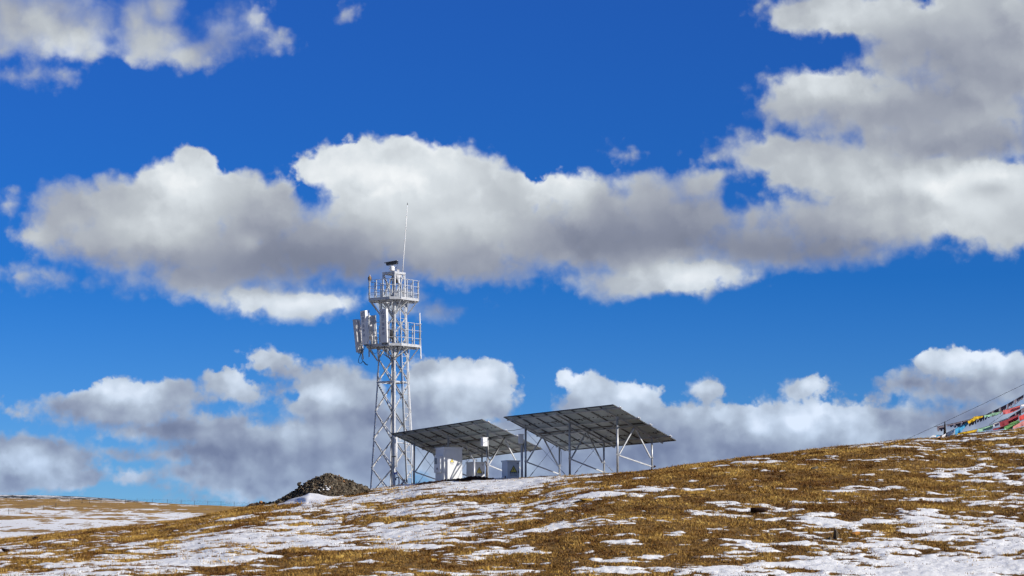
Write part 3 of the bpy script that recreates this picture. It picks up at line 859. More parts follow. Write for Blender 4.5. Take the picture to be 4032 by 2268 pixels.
# small white box on the deck, speaker like radio inside the cage
bx = P(1567, 1067, 127.7); bx.z = z_top + .03
bo = thing('junction_box', 'small white box on the tower top right of the camera', 'box', bx)
MB().box(bx + Vector((0, 0, .07)), (.13, .12, .13)).build('housing', WHITE, bo, bevel=.01)
MB().box(bx + Vector((0, 0, .142)), (.15, .14, .01)).build('lid', STEEL_D, bo)
ra = P(1561, 1117, 127.9)
rr_ = thing('radio_link', 'white wedge shaped radio with a black rear inside the top cage', 'radio', P(1561, 1135, 127.9))
m = MB()
def pp(x, y, Y): return P(1430 + x * .1104, 1060 + y * .1104, Y)
front = [pp(1175, 180, 127.5), pp(1290, 190, 127.5), pp(1295, 500, 127.5), pp(1265, 510, 127.5)]
backs = [v + Vector((.02, .16, 0)) for v in front]
m.add(front + backs, [(3, 2, 1, 0), (4, 5, 6, 7), (0, 1, 5, 4), (1, 2, 6, 5), (2, 3, 7, 6), (3, 0, 4, 7)]).build('cover', WHITE, rr_, bevel=.008)
MB().tube([pp(1160, 300, 127.8), pp(1165, 400, 127.8), pp(1200, 500, 127.8)], [.09, .11, .07], 10).build('rear_shell', BLACK, rr_)
lb = P(1577, 1089, 127.8)
fl = thing('warning_lamp', 'small white lamp hanging under the top deck of the cage', 'lamp', lb - Vector((0, 0, .1)))
MB().tube([lb + Vector((0, 0, .1)), lb + Vector((0, 0, .04)), lb - Vector((0, 0, .08))], [.03, .06, .05], 10).build('housing', WHITE, fl, smooth=True)
MB().tube([lb - Vector((0, 0, .08)), lb - Vector((0, 0, .12))], [.055, .03], 10).build('base', DARK, fl)
lw = radio('equipment_box', 'narrow white box behind the right side of the top railing', 1591, 1143, 128.3, (.10, .10, .36), 0, WHITE, 'box', fins=False)

# ------------------------------------------------------------------ bird on the corner of the railing
bp = CEN + DIRS[0] * 1.395 + Vector((-DIRS[0].y, DIRS[0].x, 0)) * .32 + Vector((0, 0, zt(1108) + .02))
bird_m, q, b = new_mat('bird_plumage')
oc = q.n.new('ShaderNodeTexCoord').outputs['Object']
sz = q.n.new('ShaderNodeSeparateXYZ'); q.l.new(oc, sz.inputs[0])
fn = q.noise(oc, 30, 3, .6)
q.put(b.inputs['Base Color'], q.mix(q.range(sz.outputs[2], .21, .26), q.mix(q.range(fn, .45, .6), (.30, .20, .12), (.20, .13, .08)), (.50, .46, .42)))
b.inputs['Roughness'].default_value = .9
BWING = plain('dark_wing_feathers', (.06, .04, .03), .9, 0, .3, 30)
BEAK = plain('beak_horn', (.10, .08, .05), .4)
LEGM = plain('bird_leg', (.5, .38, .12), .6)
bird = thing('bird', 'brown buff bird of prey perched upright on the left corner of the top railing', 'bird', bp)
bz_ = lambda x, y, z: bp + Vector((x, y, z))
MB().tube([bz_(0, .03, -.02), bz_(0, .02, .03), bz_(0, .01, .08), bz_(0, 0, .14), bz_(0, 0, .19), bz_(0, 0, .225), bz_(0, -.005, .25), bz_(0, -.01, .275), bz_(0, -.01, .295), bz_(0, -.008, .305)],
          [.02, .055, .078, .082, .066, .042, .036, .038, .030, .012], 14).build('body', bird_m, bird, smooth=True)
for s_ in (-1, 1):
    MB().tube([bz_(s_ * .05, .02, .20), bz_(s_ * .075, .025, .15), bz_(s_ * .07, .045, .06), bz_(s_ * .045, .07, -.05), bz_(s_ * .02, .08, -.12)], [.012, .034, .036, .022, .006], 8).build('wing', BWING, bird, smooth=True)
    MB().tube([bz_(s_ * .03, 0, .05), bz_(s_ * .03, -.005, 0.0)], [.022, .012], 8).build('leg', LEGM, bird, smooth=True)
    m = MB()
    for a_ in (-.6, 0, .6): m.tube([bz_(s_ * .03, -.005, .005), bz_(s_ * .03 + .03 * math.sin(a_), -.035, -.002)], [.006, .003], 5)
    m.build('foot', LEGM, bird)
    MB().tube([bz_(s_ * .027, -.034, .282), bz_(s_ * .029, -.038, .282)], [.007, .004], 8).build('eye', BLACK, bird, smooth=True)
MB().tube([bz_(0, -.04, .277), bz_(0, -.06, .274), bz_(0, -.068, .262)], [.012, .007, .001], 8).build('beak', BEAK, bird, smooth=True)
m = MB().box(bz_(0, .085, -.09), (.05, .02, .20)); m.build('tail', BWING, bird)

# ------------------------------------------------------------------ solar arrays
BACK, q, b = new_mat('panel_backsheet')
oc = q.n.new('ShaderNodeTexCoord').outputs['Object']
q.put(b.inputs['Base Color'], q.ramp(q.noise(oc, 1.3, 4, .6), [(.3, (.31, .385, .41)), (.7, (.37, .445, .47))]))
b.inputs['Roughness'].default_value = .4
CELL = plain('solar_cells', (.012, .018, .045), .12, 0, .15, 20)
def solar(q, label, ru, tallv, shortv, x_r):
    X0, Y0, Z0, th, ti, inc = q
    r = Vector((math.cos(th) * math.cos(inc), -math.sin(th) * math.cos(inc), math.sin(inc)))
    h = Vector((math.sin(th), math.cos(th), 0))
    s = h * math.cos(ti) - Vector((0, 0, 1)) * math.sin(ti); s = (s - r * s.dot(r)).normalized()
    n = r.cross(s); n = n if n.z > 0 else -n
    TL = Vector((X0, Y0, Z0))
    M = Matrix((r, s, n)).transposed()
    pt = lambda u, v, w: TL + r * u + s * v + n * w
    hr = Vector((r.x, r.y, 0)).normalized(); hh = Vector((-hr.y, hr.x, 0)); hh = hh if hh.y > 0 else -hh
    base = pt(4.2, 2.1, 0); base.z = gz(base.x, base.y)
    t = thing('solar_array', label, 'solar array', base, 'solar arrays beside the tower')
    g = .012
    for j in range(2):
        for i in range(8):
            c = pt(i * 1.05 + .525, j * 2.1 + 1.05, .0)
            MB().box(c, (1.05 - g, 2.1 - g, .008), M).build('solar_panel', BACK, t)
            pn = t.children[-1] if False else bpy.context.scene.collection.objects[-1]
            fr = MB()
            for sx_ in (-1, 1): fr.box(c + r * sx_ * (.525 - g / 2 - .0225) - n * .012, (.045, 2.1 - g, .045), M)
            for sy_ in (-1, 1): fr.box(c + s * sy_ * (1.05 - g / 2 - .0225) - n * .012, (1.05 - g - .09, .045, .045), M)
            fr.build('frame', FRAMEM, pn)
            MB().box(c + n * .0075, (1.05 - .08, 2.1 - .08, .004), M).build('cells', CELL, pn)
            for a_ in (-.32, 0, .32):
                MB().box(c + r * a_ - n * .016, (.075, .045, .022), M).build('junction_box', BLACK, pn)
            if (i + j) % 2 == 0:
                k = c + r * .12 - n * .04; lp = []
                sz_ = .06 + .03 * ((i * 7 + j * 3) % 3)
                for a_ in np.linspace(-.3, 2 * math.pi + .6, 14):
                    lp.append(k + r * (math.cos(a_) * sz_ + .04 * a_) + (s * math.sin(a_)) * sz_ - n * .03)
                MB().tube([c - r * .30 - n * .02] + lp + [c + r * .32 - n * .02], .009, 5).build('cable_loop', BLACK, pn)
    for v in (.29, 1.5, 2.27, 3.6):
        m = MB()
        m.box(pt((8.70 + 0) / 2, v, -.062), (8.72, .05, .05), M)
        m.build('purlin', STEEL_D, t)
        m = MB().box(pt(8.58, v, -.03), (.06, .09, .05), M)
        m.build('end_clamp', WHITE, t)
    gx = []
    for fi, u in enumerate(ru):
        MB().box(pt(u, 2.08, -.135), (.06, 4.0, .085), M).build('rafter', STEEL_D, t)
        tops = []
        for v, rr in ((tallv, .052), (shortv, .045)):
            top = pt(u, v, -.20); gzv = gz(top.x, top.y) - .2
            MB().tube([Vector((top.x, top.y, gzv)), top], rr, 14).build('post', STEEL_D, t, smooth=True)
            MB().box(top, (.09, .12, .10), M).build('post_head', STEEL_D, t)
            tops.append((top, gzv + .2))
        (T, gT), (S, gS) = tops
        dirn = (Vector((S.x, S.y, 0)) - Vector((T.x, T.y, 0))).normalized()
        pT = Vector((T.x, T.y, gT + .35 * (T.z - gT))) + dirn * .10
        pS = Vector((S.x, S.y, gS + .40 * (S.z - gS))) - dirn * .10
        pS2 = Vector((S.x, S.y, gS + .13 * (S.z - gS))) - dirn * .08
        apex = pt(u, 2.2, -.20)
        for a_, b_ in ((pT, apex - dirn * .05), (apex + dirn * .05, pS), (pT - Vector((0, 0, .05)), pS2)):
            MB().bar(a_, b_, .055, .055, dirn.cross(Vector((0, 0, 1)))).build('brace', STEEL_D, t)
        for cp in (pT - dirn * .09, pS + dirn * .1, pS2 + dirn * .08):
            MB().box(cp, (.16, .13, .05)).build('clamp', STEEL, t)
        gx.append((T, gT, S, gS))
    for i in range(len(gx) - 1):
        for a_, b_ in ((gx[i], gx[i + 1]), (gx[i + 1], gx[i])):
            lo = Vector((a_[0].x, a_[0].y, a_[1] + .02)).lerp(Vector((b_[0].x, b_[0].y, b_[1])), .06)
            hi = b_[0] - Vector((0, 0, .12))
            MB().tube([lo, hi], .010, 6).tube([lo.lerp(hi, .06), lo.lerp(hi, .12)], .022, 6).build('tie_wire', STEEL_D, t)
    return t, pt, r, s, n, gx
QL = (-6.65453676, 124.150054, 6.13788062, .916510728, .349868542, .0487408865)
QR = (-.420819454, 111.950201, 6.35706075, .911511545, .382102398, .0242915559)
LA = solar(QL, 'left solar array, darker and lower, above the big equipment cabinet', (.9, 4.1, 7.6), 1.06, 3.42, None)
RA = solar(QR, 'right solar array, larger and higher, on bare posts in the open', (.6, 4.05, 7.6), 1.06, 3.36, None)
# cable from one array to the other
ca, cb2 = P(1990, 1697, 118.5), P(2066, 1686, 112.4)
o = MB().tube([ca, ca.lerp(cb2, .5) - Vector((0, 0, .03)), cb2], .014, 6).build('cable', BLACK, None)
props(o, 'thin black cable strung between the two solar arrays', 'cable')

# ------------------------------------------------------------------ boxes and cabinets
def warn_triangle(parent, c, M, size):
    r, n, u = M.col[0], M.col[1], M.col[2]
    def tri(sz_, off, name, mat):
        pts = [c + u * sz_ * .62 + n * off, c - u * sz_ * .38 - r * sz_ * .58 + n * off, c - u * sz_ * .38 + r * sz_ * .58 + n * off]
        MB().add(pts + [p - n * .0015 for p in pts], [(0, 1, 2), (5, 4, 3), (0, 3, 4, 1), (1, 4, 5, 2), (2, 5, 3, 0)]).build(name, mat, parent)
    tri(size, .004, 'warning_triangle', INKB)
    tri(size * .74, .007, 'triangle_field', YEL)
    m = MB()
    z_ = [(.06, .30), (-.10, .02), (.0, .02), (-.06, -.24), (.10, .08), (.01, .08), (.10, .30)]
    m.add([c + r * a * size + u * (b_ - .02) * size + n * .010 for a, b_ in z_], [tuple(range(7))])
    m.build('bolt_symbol', INKB, parent)
def box_cab(name, label, cat, px, py_base, py_top, Y, w, d, a, group=None):
    """px = photo column of the near vertical edge between the two visible faces"""
    M = yawM(-a); r, n = M.col[0], M.col[1]          # door normal points right of the camera
    edge = P(px, py_base, Y); 
    zb = edge.z; zt_ = P(px, py_top, Y).z
    H = zt_ - zb
    c = Vector((edge.x, edge.y, zb)) + r * (w / 2) - n * (d / 2)
    t = thing(name, label, cat, Vector((c.x, c.y, zb)), group)
    MB().box(c + Vector((0, 0, H / 2)), (w, d, H), M).build('body', CABM, t, bevel=.008)
    MB().box(c + Vector((0, 0, H - .01)), (w + .07, d + .07, .07), M).build('roof', CABM, t, bevel=.006)
    face = c + n * (d / 2) + Vector((0, 0, 0))
    side = c - r * (w / 2)
    return t, M, r, n, face, side, zb, H
for (px, pyb, pyt, Y, a, lab, nm) in ((1864, 1890, 1820, 121.3, 33, 'grey low battery box behind a steel post, nearer the big cabinet', 0), (1998, 1888, 1814, 113.2, 25, 'grey low battery box standing in the snow beside twin posts, rightmost box', 1)):
    w = d = .70 * Y / 119
    t, M, r, n, face, side, zb, H = box_cab('battery_box', lab, 'electrical box', px, pyb, pyt, Y, w, d, math.radians(a), 'low boxes under the arrays')
    MB().box(face + n * .008 + Vector((0, 0, H * .49)), (w * .92, .014, H * .88), M).build('door', CABM, t, bevel=.004)
    fz = face + n * .016
    warn_triangle(t, fz + Vector((0, 0, H * .52)), M, .36)
    text('高压危险', t, INKB, fz + Vector((0, 0, H * .315)), M, .105)
    text('High Voltage', t, INKB, fz + Vector((0, 0, H * .225)), M, .07)
    MB().box(fz + r * .20 + Vector((0, 0, H * .86)), (.05, .003, .04), M).box(fz + r * .27 + Vector((0, 0, H * .86)), (.07, .003, .015), M).build('maker_mark', INK, t)
    MB().box(fz + r * .28 + n * .02 + Vector((0, 0, H * .42)), (.035, .04, .13), M).build('handle', BLACK, t, bevel=.01)
    MB().box(side - r * .004 + n * .1 + Vector((0, 0, .12)), (.012, .12, .12), M).build('vent', BLACK, t)
# big cabinet
t, M, r, n, face, side, zb, H = box_cab('equipment_cabinet', 'tall grey equipment cabinet half in sun with a small yellow warning triangle', 'cabinet', 1748, 1893, 1762, 119.6, 1.08, 1.03, math.radians(28))
w, d = 1.08, 1.03
MB().box(face + n * .01 + r * .03 + Vector((0, 0, H * .48)), (w * .90, .018, H * .86), M).build('door', CABM, t, bevel=.004)
warn_triangle(t, face + n * .02 - r * .08 + Vector((0, 0, H * .60)), M, .22)
text('高压危险', t, INKB, face + n * .021 - r * .08 + Vector((0, 0, H * .51)), M, .05)
acc = side - r * .075 + Vector((0, 0, H * .50))
MB().box(acc, (.15, d * .72, H * .50), M).build('air_conditioner', CABM, t, bevel=.006)
ac = bpy.context.scene.collection.objects[-1]
m = MB(); m.box(acc - r * .078 - n * .18 + Vector((0, 0, H * .10)), (.012, .30, .32), M); m.build('grille', DARK, ac)
m = MB()
for i in range(9): m.box(acc - r * .087 - n * .18 + Vector((0, 0, H * .10 - .14 + i * .035)), (.008, .28, .01), M)
m.build('grille_slats', STEEL_D, ac)
MB().box(acc - r * .09 + n * .02 - Vector((0, 0, H * .13)), (.03, .06, .12), M).build('handle', BLACK, ac, bevel=.01)
MB().box(side - r * .006 + Vector((0, 0, H * .46)), (.012, d * .9, H * .84), M).build('side_door', CABM, t)
m = MB()
for a_ in (-.42, .42):
    for b_ in (-.42, .42):
        m.box(face - n * d / 2 + r * w * a_ + n * d * b_ + Vector((0, 0, -.06)), (.14, .14, .12), M)
m.build('plinth', STEEL_D, t)
MB().box(face - n * d / 2 + Vector((0, 0, -.16)), (w * 1.1, d * 1.1, .1), M).build('base_slab', plain('concrete', (.3, .3, .29), .9, 0, .15, 8, .3), t)

# switch boxes hung on posts
def post_box(label, px0, px1, py0, py1, Y, a):
    c = P((px0 + px1) / 2, (py0 + py1) / 2, Y); H = (py1 - py0) * Y / F
    M = yawM(-a)
    t = thing('switch_box', label, 'electrical box', c - Vector((0, 0, H / 2)), 'boxes hung on the array posts')
    wd = (px1 - px0) * Y / F / (math.cos(a) * 1.0 + math.sin(a) * .62)
    MB().box(c, (wd, wd * .62, H), M).build('body', WHITE, t, bevel=.006)
    MB().box(c + Vector((0, 0, H / 2 + .01)), (wd + .04, wd * .62 + .04, .025), M).build('lid', WHITE, t)
    MB().box(c + M.col[1] * (wd * .31 + .006) , (wd * .86, .01, H * .88), M).build('door', WHITE, t)
    MB().box(c - M.col[0] * (wd / 2 + .004), (.008, wd * .45, H * .7), M).build('side_plate', GREYP, t)
    return t, c
post_box('white switch box on a sunlit post of the left array', 1893, 1919, 1724, 1757, 118.2, math.radians(40))
post_box('grey shaded switch box on the tall post between the arrays', 2041, 2062, 1711, 1746, 112.0, math.radians(20))
# conduits of the switch boxes
tp = LA[5][2][0]
c0 = P(1918, 1757, tp.y - .1)
cpts = [(1919, 1757), (1920, 1775), (1921, 1798), (1924, 1808), (1931, 1812), (1937, 1807), (1944, 1794), (1960, 1768), (1975, 1745), (1988, 1722)]
props(MB().tube([P(x, y, tp.y - .12 + .12 * i / 3) for i, (x, y) in enumerate(cpts)], .034, 8).build('cable', BLACK, None, smooth=True), 'thick black cable from the sunlit switch box up the slanting brace', 'cable')
props(MB().tube([P(x, y, tp.y - .14) for x, y in ((1908, 1819), (1911, 1816), (1915, 1822), (1913, 1830), (1917, 1842), (1915, 1856), (1914, 1885))], .03, 8).build('cable', plain('rusty_sheath', (.05, .03, .022), .8), None, smooth=True), 'dark coiled cable bundle on the post between the low boxes', 'cable')
tr = RA[5][0][0]
pz = P(2056, 1750, 112.35)
g0_ = gz(pz.x, pz.y)
props(MB().tube([Vector((pz.x, pz.y, g0_ - .1)), pz], .05, 12).build('post', STEEL, None, smooth=True), 'round steel pipe directly under the grey shaded switch box', 'post')
props(MB().tube([P(x, y, 112.2) for x, y in ((2062, 1747), (2063, 1760), (2066, 1772))], .02, 8).build('cable', BLACK, None, smooth=True), 'short black cable leaving the grey shaded switch box downwards', 'cable')
# post with a bracket in front of the left low box
pq = P(1867, 1811, 118.3); gq = gz(pq.x, pq.y)
t = thing('bracket_post', 'short sunlit steel post with a forked top in front of the left low box', 'post', Vector((pq.x, pq.y, gq)))
MB().tube([Vector((pq.x, pq.y, gq - .2)), pq], .055, 14).build('pole', STEEL, t, smooth=True)
MB().bar(pq, pq + Vector((-.16, .1, .22)), .04).bar(pq + Vector((-.1, 0, .02)), pq + Vector((.12, 0, .02)), .06).build('fork', STEEL_D, t)
MB().tube([pq + Vector((.08, 0, .03)), pq + Vector((.14, 0, .0)), pq + Vector((.13, 0, -.08))], .02, 6).build('hook', BLACK, t)
# thin cable hanging by the first short post of the right array
sp_ = RA[5][0][2]
props(MB().tube([sp_ + Vector((.03, -.05, -.05)), sp_ + Vector((.10, -.05, -.25)), sp_ + Vector((.09, -.05, -.7)), sp_ + Vector((.06, -.05, -.95)), sp_ + Vector((.14, -.05, -1.0))], .009, 6).build('cable', BLACK, None, smooth=True), 'thin black cable hanging beside the leftmost short post of the right array', 'cable')

# ------------------------------------------------------------------ stones
STONE = []
for nm_, c_ in (('dark_stone', (.075, .060, .042)), ('grey_stone', (.135, .115, .085)), ('brown_stone', (.11, .075, .048)), ('orange_stone', (.40, .21, .10)), ('soil_clod', (.035, .018, .013)), ('pale_stone', (.30, .25, .18))):
    STONE.append(plain(nm_, c_, .9, 0, .35, 9, .5, .2))
import bmesh
_ico = []
for i in range(10):
    bm = bmesh.new(); bmesh.ops.create_icosphere(bm, subdivisions=2 if i > 5 else 1, radius=1)
    rr = random.Random(i)
    # cut the ball with random planes for flat, angular faces
    for k in range(9):
        d = Vector((rr.gauss(0, 1), rr.gauss(0, 1), rr.gauss(0, 1))).normalized(); lim = rr.uniform(.45, .85)
        for v in bm.verts:
            e = v.co.dot(d)
            if e > lim: v.co -= d * (e - lim)
    bm.verts.index_update()
    _ico.append(([v.co.copy() for v in bm.verts], [tuple(v.index for v in f.verts) for f in bm.faces])); bm.free()
def stone_into(m, c, size, rnd, k=None):
    vs, fs = _ico[rnd.randrange(6) if k is None else k]
    R = Matrix.Rotation(rnd.uniform(0, 6.28), 3, Vector((rnd.gauss(0, 1), rnd.gauss(0, 1), rnd.gauss(0, 1))).normalized())
    sc = Vector(size)
    m.add([Vector(c) + R @ Vector((v.x * sc.x, v.y * sc.y, v.z * sc.z)) for v in vs], fs)
# mound of rubble
MY = 109.5
def hit(px, py):
    p = P(px, py, 100.)
    yy = np.arange(73., 128., .1); xx = p.x / p.y * yy; zz = yy * (p.z / p.y)
    g = ground_z(xx, yy); h = np.nonzero(g >= zz)[0]
    i = h[0] if len(h) else int(np.argmin(zz - g))
    return Vector((xx[i], yy[i], g[i]))
outl = [(1078, 1978), (1092, 1972), (1129, 1952), (1160, 1935), (1190, 1913), (1215, 1894), (1240, 1882), (1262, 1874), (1291, 1862), (1310, 1863), (1338, 1874), (1370, 1885), (1403, 1897), (1435, 1911), (1466, 1925), (1485, 1930)]
ox = np.array([a for a, b in outl]); oy = np.array([b for a, b in outl])
def mound_h(x, y):
    px = 2016 + F * math.cos(PIT) * x / y
    top = np.interp(px, ox, oy, left=2050, right=2050)
    ztop = y * np.array([e_of(v) for v in np.atleast_1d(top)])
    return float(ztop[0])
mcx = P(1300, 1900, MY).x
rs = random.Random(5)
def heap_z(x, yo):        # yo = metres before (-) or behind (+) the ridge line of the heap
    g = gz(x, MY + yo); zt_ = mound_h(x, MY)
    hgt = max(0., zt_ - gz(x, MY) )
    slope = hgt - .62 * abs(yo) + .0
    return g + max(-.1, slope)
verts = []; nx_, ny_ = 90, 50
x0_, x1_ = P(1070, 1950, MY).x, P(1490, 1950, MY).x
for j in range(ny_ + 1):
    for i in range(nx_ + 1):
        x = x0_ + (x1_ - x0_) * i / nx_; yo = -2.6 + 5.2 * j / ny_
        verts.append(Vector((x, MY + yo, heap_z(x, yo) - .06 + .03 * math.sin(17 * x) * math.cos(13 * yo))))
m = MB(); m.add(verts, [(j * (nx_ + 1) + i, j * (nx_ + 1) + i + 1, (j + 1) * (nx_ + 1) + i + 1, (j + 1) * (nx_ + 1) + i) for j in range(ny_) for i in range(nx_)])
n_st = 0
while n_st < 5200:
    x = rs.uniform(x0_, x1_); yo = rs.uniform(-2.5, 1.2)
    hz = heap_z(x, yo); g = gz(x, MY + yo)
    if hz - g < .0 and rs.random() < .8: continue
    s_ = rs.uniform(.02, .065) if rs.random() < .88 else rs.uniform(.07, .14)
    stone_into(m, (x, MY + yo, hz - .04 + rs.uniform(-.02, .03)), (s_, s_ * rs.uniform(.6, 1), s_ * rs.uniform(.4, .9)), rs)
    n_st += 1
o = m.build('rubble_heap', STONE[0], None)
o.data.materials.append(STONE[1]); o.data.materials.append(STONE[2])
pi_ = np.zeros(len(o.data.polygons), np.int32); base_f = nx_ * ny_
k = base_f
while k < len(pi_):
    L_ = 80 if False else 20
    pi_[k:k + L_] = rs.choice((0, 0, 0, 1, 1, 2)); k += L_
o.data.polygons.foreach_set('material_index', pi_)
props(o, 'heap of dark broken stones left of the tower foot', 'rubble heap', kind='stuff')
# snow drift lying against the heap
SNOW = plain('drift_snow', (.80, .82, .85), .8, 0, .04, 4, .3, .2)
dr = [(1118, 1978, 1978), (1140, 1966, 1979), (1170, 1957, 1981), (1200, 1946, 1981), (1215, 1936, 1981), (1225, 1940, 1979), (1260, 1944, 1977), (1290, 1952, 1972), (1320, 1952, 1962), (1350, 1950, 1954)]
vs = []; nd = len(dr); K = 8
for i, (px, pt_, pb_) in enumerate(dr):
    lowp = hit(px, pb_ + 4) + Vector((0, 0, .03)); lowp.y = min(lowp.y, MY - 1.6)
    lowp.z = gz(lowp.x, lowp.y) + .04; top_ = P(px, pt_, max(lowp.y + .5, MY - 1.2))
    for k in range(K + 1):
        f_ = k / K; py = pb_ + (pt_ - pb_) * f_
        p = lowp.lerp(top_, f_)
        p.x += .03 * math.sin(i * 2.1 + k)
        p.z = p.z + .03 * math.sin(i * 1.3 + k * .9)
        vs.append(p)
    vs.append(lowp - Vector((0, .6, .15)))
m = MB(); K1 = K + 2
# lower edge first
vs2 = []
for i in range(nd):
    col = vs[i * K1:(i + 1) * K1]; vs2 += [col[-1]] + col[:-1] + [col[-2] + Vector((0, .6, -.35))]
K2 = K1 + 1
m.add(vs2, [(i * K2 + k, (i + 1) * K2 + k, (i + 1) * K2 + k + 1, i * K2 + k + 1) for i in range(nd - 1) for k in range(K2 - 1)])
o = m.build('snow_drift', SNOW, None, smooth=True)
sd_ = o.modifiers.new('sub', 'SUBSURF'); sd_.levels = 2; sd_.render_levels = 2
props(o, 'white snow drift leaning on the front of the rubble heap', 'snow drift')
m = MB()
for i in range(14):
    px, py = rs.choice(((1290, 1930), (1280, 1935), (1296, 1932), (1262, 1938)))
    x = P(px + rs.uniform(-7, 7), py, MY - 1.5).x
    yo = rs.uniform(-1.35, -1.1)
    stone_into(m, (x, MY + yo, heap_z(x, yo) + .05), (rs.uniform(.03, .07), .05, .02), rs, 7)
o = m.build('snow_patch', SNOW, None); props(o, 'small lumps of snow caught on the middle of the rubble heap', 'snow patch', kind='stuff')
def boulder(label, px, py, Y, size, mat, k=7, seed=1, sink=.25, cat='stone', tilt=None, name='stone', onground=True):
    p = P(px, py, Y)
    if onground:
        # walk along the sight line until it meets the slope
        yy = np.arange(72.5, 130, .1); xx = p.x / p.y * yy
        zz = yy * (p.z / p.y); g = ground_z(xx, yy); hit = np.nonzero(g >= zz)[0]
        if len(hit): i = hit[0]; p = Vector((xx[i], yy[i], g[i]))
        else: p.z = gz(p.x, p.y)
    m = MB(); rr = random.Random(seed)
    vs, fs = _ico[k]
    R = Matrix.Rotation(rr.uniform(0, 6.28), 3, 'Z')
    sc = Vector(size)
    up = Vector((0, 0, size[2] * (1 - sink)))
    def wob(v):
        return v * (1 + .16 * math.sin(9 * v.x + seed) * math.cos(7 * v.y + 2 * seed) + .10 * math.sin(13 * v.z + seed))
    m.add([p + up + R @ Vector((wob(v).x * sc.x, wob(v).y * sc.y, wob(v).z * sc.z)) for v in vs], fs)
    o = m.build(name, mat, None, origin=p)
    return props(o, label, cat)
boulder('dark flat slab jutting out of the left flank of the rubble heap', 1179, 1918, MY - .1, (.20, .12, .13), STONE[0], 6, 3, 0, onground=False)
boulder('orange brown stone on the right shoulder of the rubble heap', 1335, 1875, MY - .2, (.07, .06, .045), STONE[3], 8, 4, .2, onground=False)
boulder('orange stone low on the right face of the rubble heap', 1354, 1900, MY - 1.0, (.075, .06, .055), STONE[3], 9, 5, -.1, onground=False)
boulder('upright dark pointed rock in the snow at lower right', 3291, 2126, 90, (.12, .10, .26), STONE[0], 6, 12, .3, 'rock', name='rock')
boulder('low dark rock just left of the upright pointed rock', 3268, 2128, 90, (.16, .10, .09), STONE[0], 7, 13, .3, 'rock', name='rock')
boulder('long dark rock with snow beside it in the middle of the right slope', 2992, 2018, 98, (.42, .25, .14), STONE[4], 8, 14, .3, 'rock', name='rock')
boulder('pale beige flat stone in brown grass below the pointed rock', 3318, 2150, 88, (.24, .16, .07), STONE[5], 9, 15, .3, name='rock')
boulder('pale upright stone at the lower left of the beige flat stone', 3250, 2164, 88, (.10, .09, .10), STONE[5], 6, 16, .3, name='rock')
boulder('small dark reddish lump on the skyline right of the arrays', 3066, 1798, 114, (.09, .08, .07), STONE[4], 7, 17, .2, 'clod', name='soil_lump', onground=False)
boulder('dark red soil lump below the white cloth of the prayer flags', 3701, 1734, 119, (.14, .12, .09), STONE[4], 9, 18, .2, 'clod', name='soil_lump')
boulder('second dark soil lump right of the first below the yellow flag', 3812, 1745, 119, (.2, .12, .06), STONE[4], 8, 19, .2, 'clod', name='soil_lump')
boulder('dark brown clod at the far left edge of the meadow', 24, 2176, 80, (.22, .14, .12), STONE[4], 8, 20, .3, 'clod', name='soil_lump')
boulder('flat brown stone in the snow near the bottom of the right slope', 2740, 2200, 80, (.20, .12, .06), STONE[2], 7, 21, .3, name='rock')
boulder('grey stone half buried in snow near the upper snow band at right', 3208, 1848, 110, (.2, .14, .08), STONE[1], 9, 22, .3, name='rock')
boulder('dark soil lump on the skyline beside the rightmost short post', 2577, 1841, 108.2, (.1, .09, .06), STONE[4], 7, 23, .2, 'clod', name='soil_lump', onground=False)
boulder('dark stone lying on snow in the lower left meadow', 785, 2145, 80, (.09, .07, .05), STONE[0], 6, 24, .3, name='rock')
boulder('brown soil lump on the ridge edge at left', 138, 2098, 100, (.2, .15, .10), STONE[4], 8, 25, .3, 'clod', name='soil_lump')
boulder('orange brown block lying left of the rubble heap', 1029, 1984, 109.5, (.13, .10, .09), STONE[3], 7, 26, .1, name='rock', onground=False)
# cushion plants
CUSH = plain('golden_cushion', (.36, .23, .055), .95, 0, .35, 25, .6, .1)
CUSH2 = plain('orange_cushion', (.34, .16, .045), .95, 0, .35, 25, .6, .1)
boulder('bright golden cushion plant in the lower left meadow', 446, 2183, 80, (.42, .3, .07), CUSH, 8, 31, .4, 'plant', name='cushion_plant')
boulder('orange cushion plant on snow right of the pointed rock', 3368, 2106, 90, (.24, .16, .08), CUSH2, 9, 32, .3, 'plant', name='cushion_plant')
boulder('golden cushion plant in the right slope below a snow strip', 2310, 1974, 97, (.34, .22, .08), CUSH, 8, 33, .3, 'plant', name='cushion_plant')
boulder('small golden cushion plant on snow near the bottom middle', 1703, 2212, 80, (.14, .12, .08), CUSH, 7, 34, .3, 'plant', name='cushion_plant')

# dug soil in front of the cabinet, and the turf bank left of the heap
def soil_bank(label, px0, px1, fn, Y, n, smin, smax, mat, name='soil_bank'):
    m = MB(); rr = random.Random(int(px0))
    for i in range(n):
        f_ = rr.random(); px = px0 + (px1 - px0) * f_
        h = fn(f_); yo = rr.uniform(-.5, .5)
        p = P(px, 1890, Y); x = p.x; g = gz(x, Y + yo)
        s_ = rr.uniform(smin, smax)
        top = h * (1 - abs(yo) / .6)
        if top < .0: continue
        stone_into(m, (x, Y + yo, g + top * rr.random()), (s_ * 1.3, s_, s_ * .7), rr)
    o = m.build(name, mat, None)
    return props(o, label, 'soil', kind='stuff')
soil_bank('dark dug up soil along the foot of the grey cabinet', 1640, 1945, lambda f_: float(np.interp(f_, [0, .1, .25, .5, .68, .85, 1], [.03, .16, .12, .14, .24, .2, .02])), 109.6, 1300, .03, .08, STONE[4])
soil_bank('dark turf clods on the ridge left of the rubble heap', 985, 1180, lambda f_: float(np.interp(f_, [0, .3, .6, 1], [.10, .2, .10, .06])), 110.5, 420, .03, .10, STONE[2])

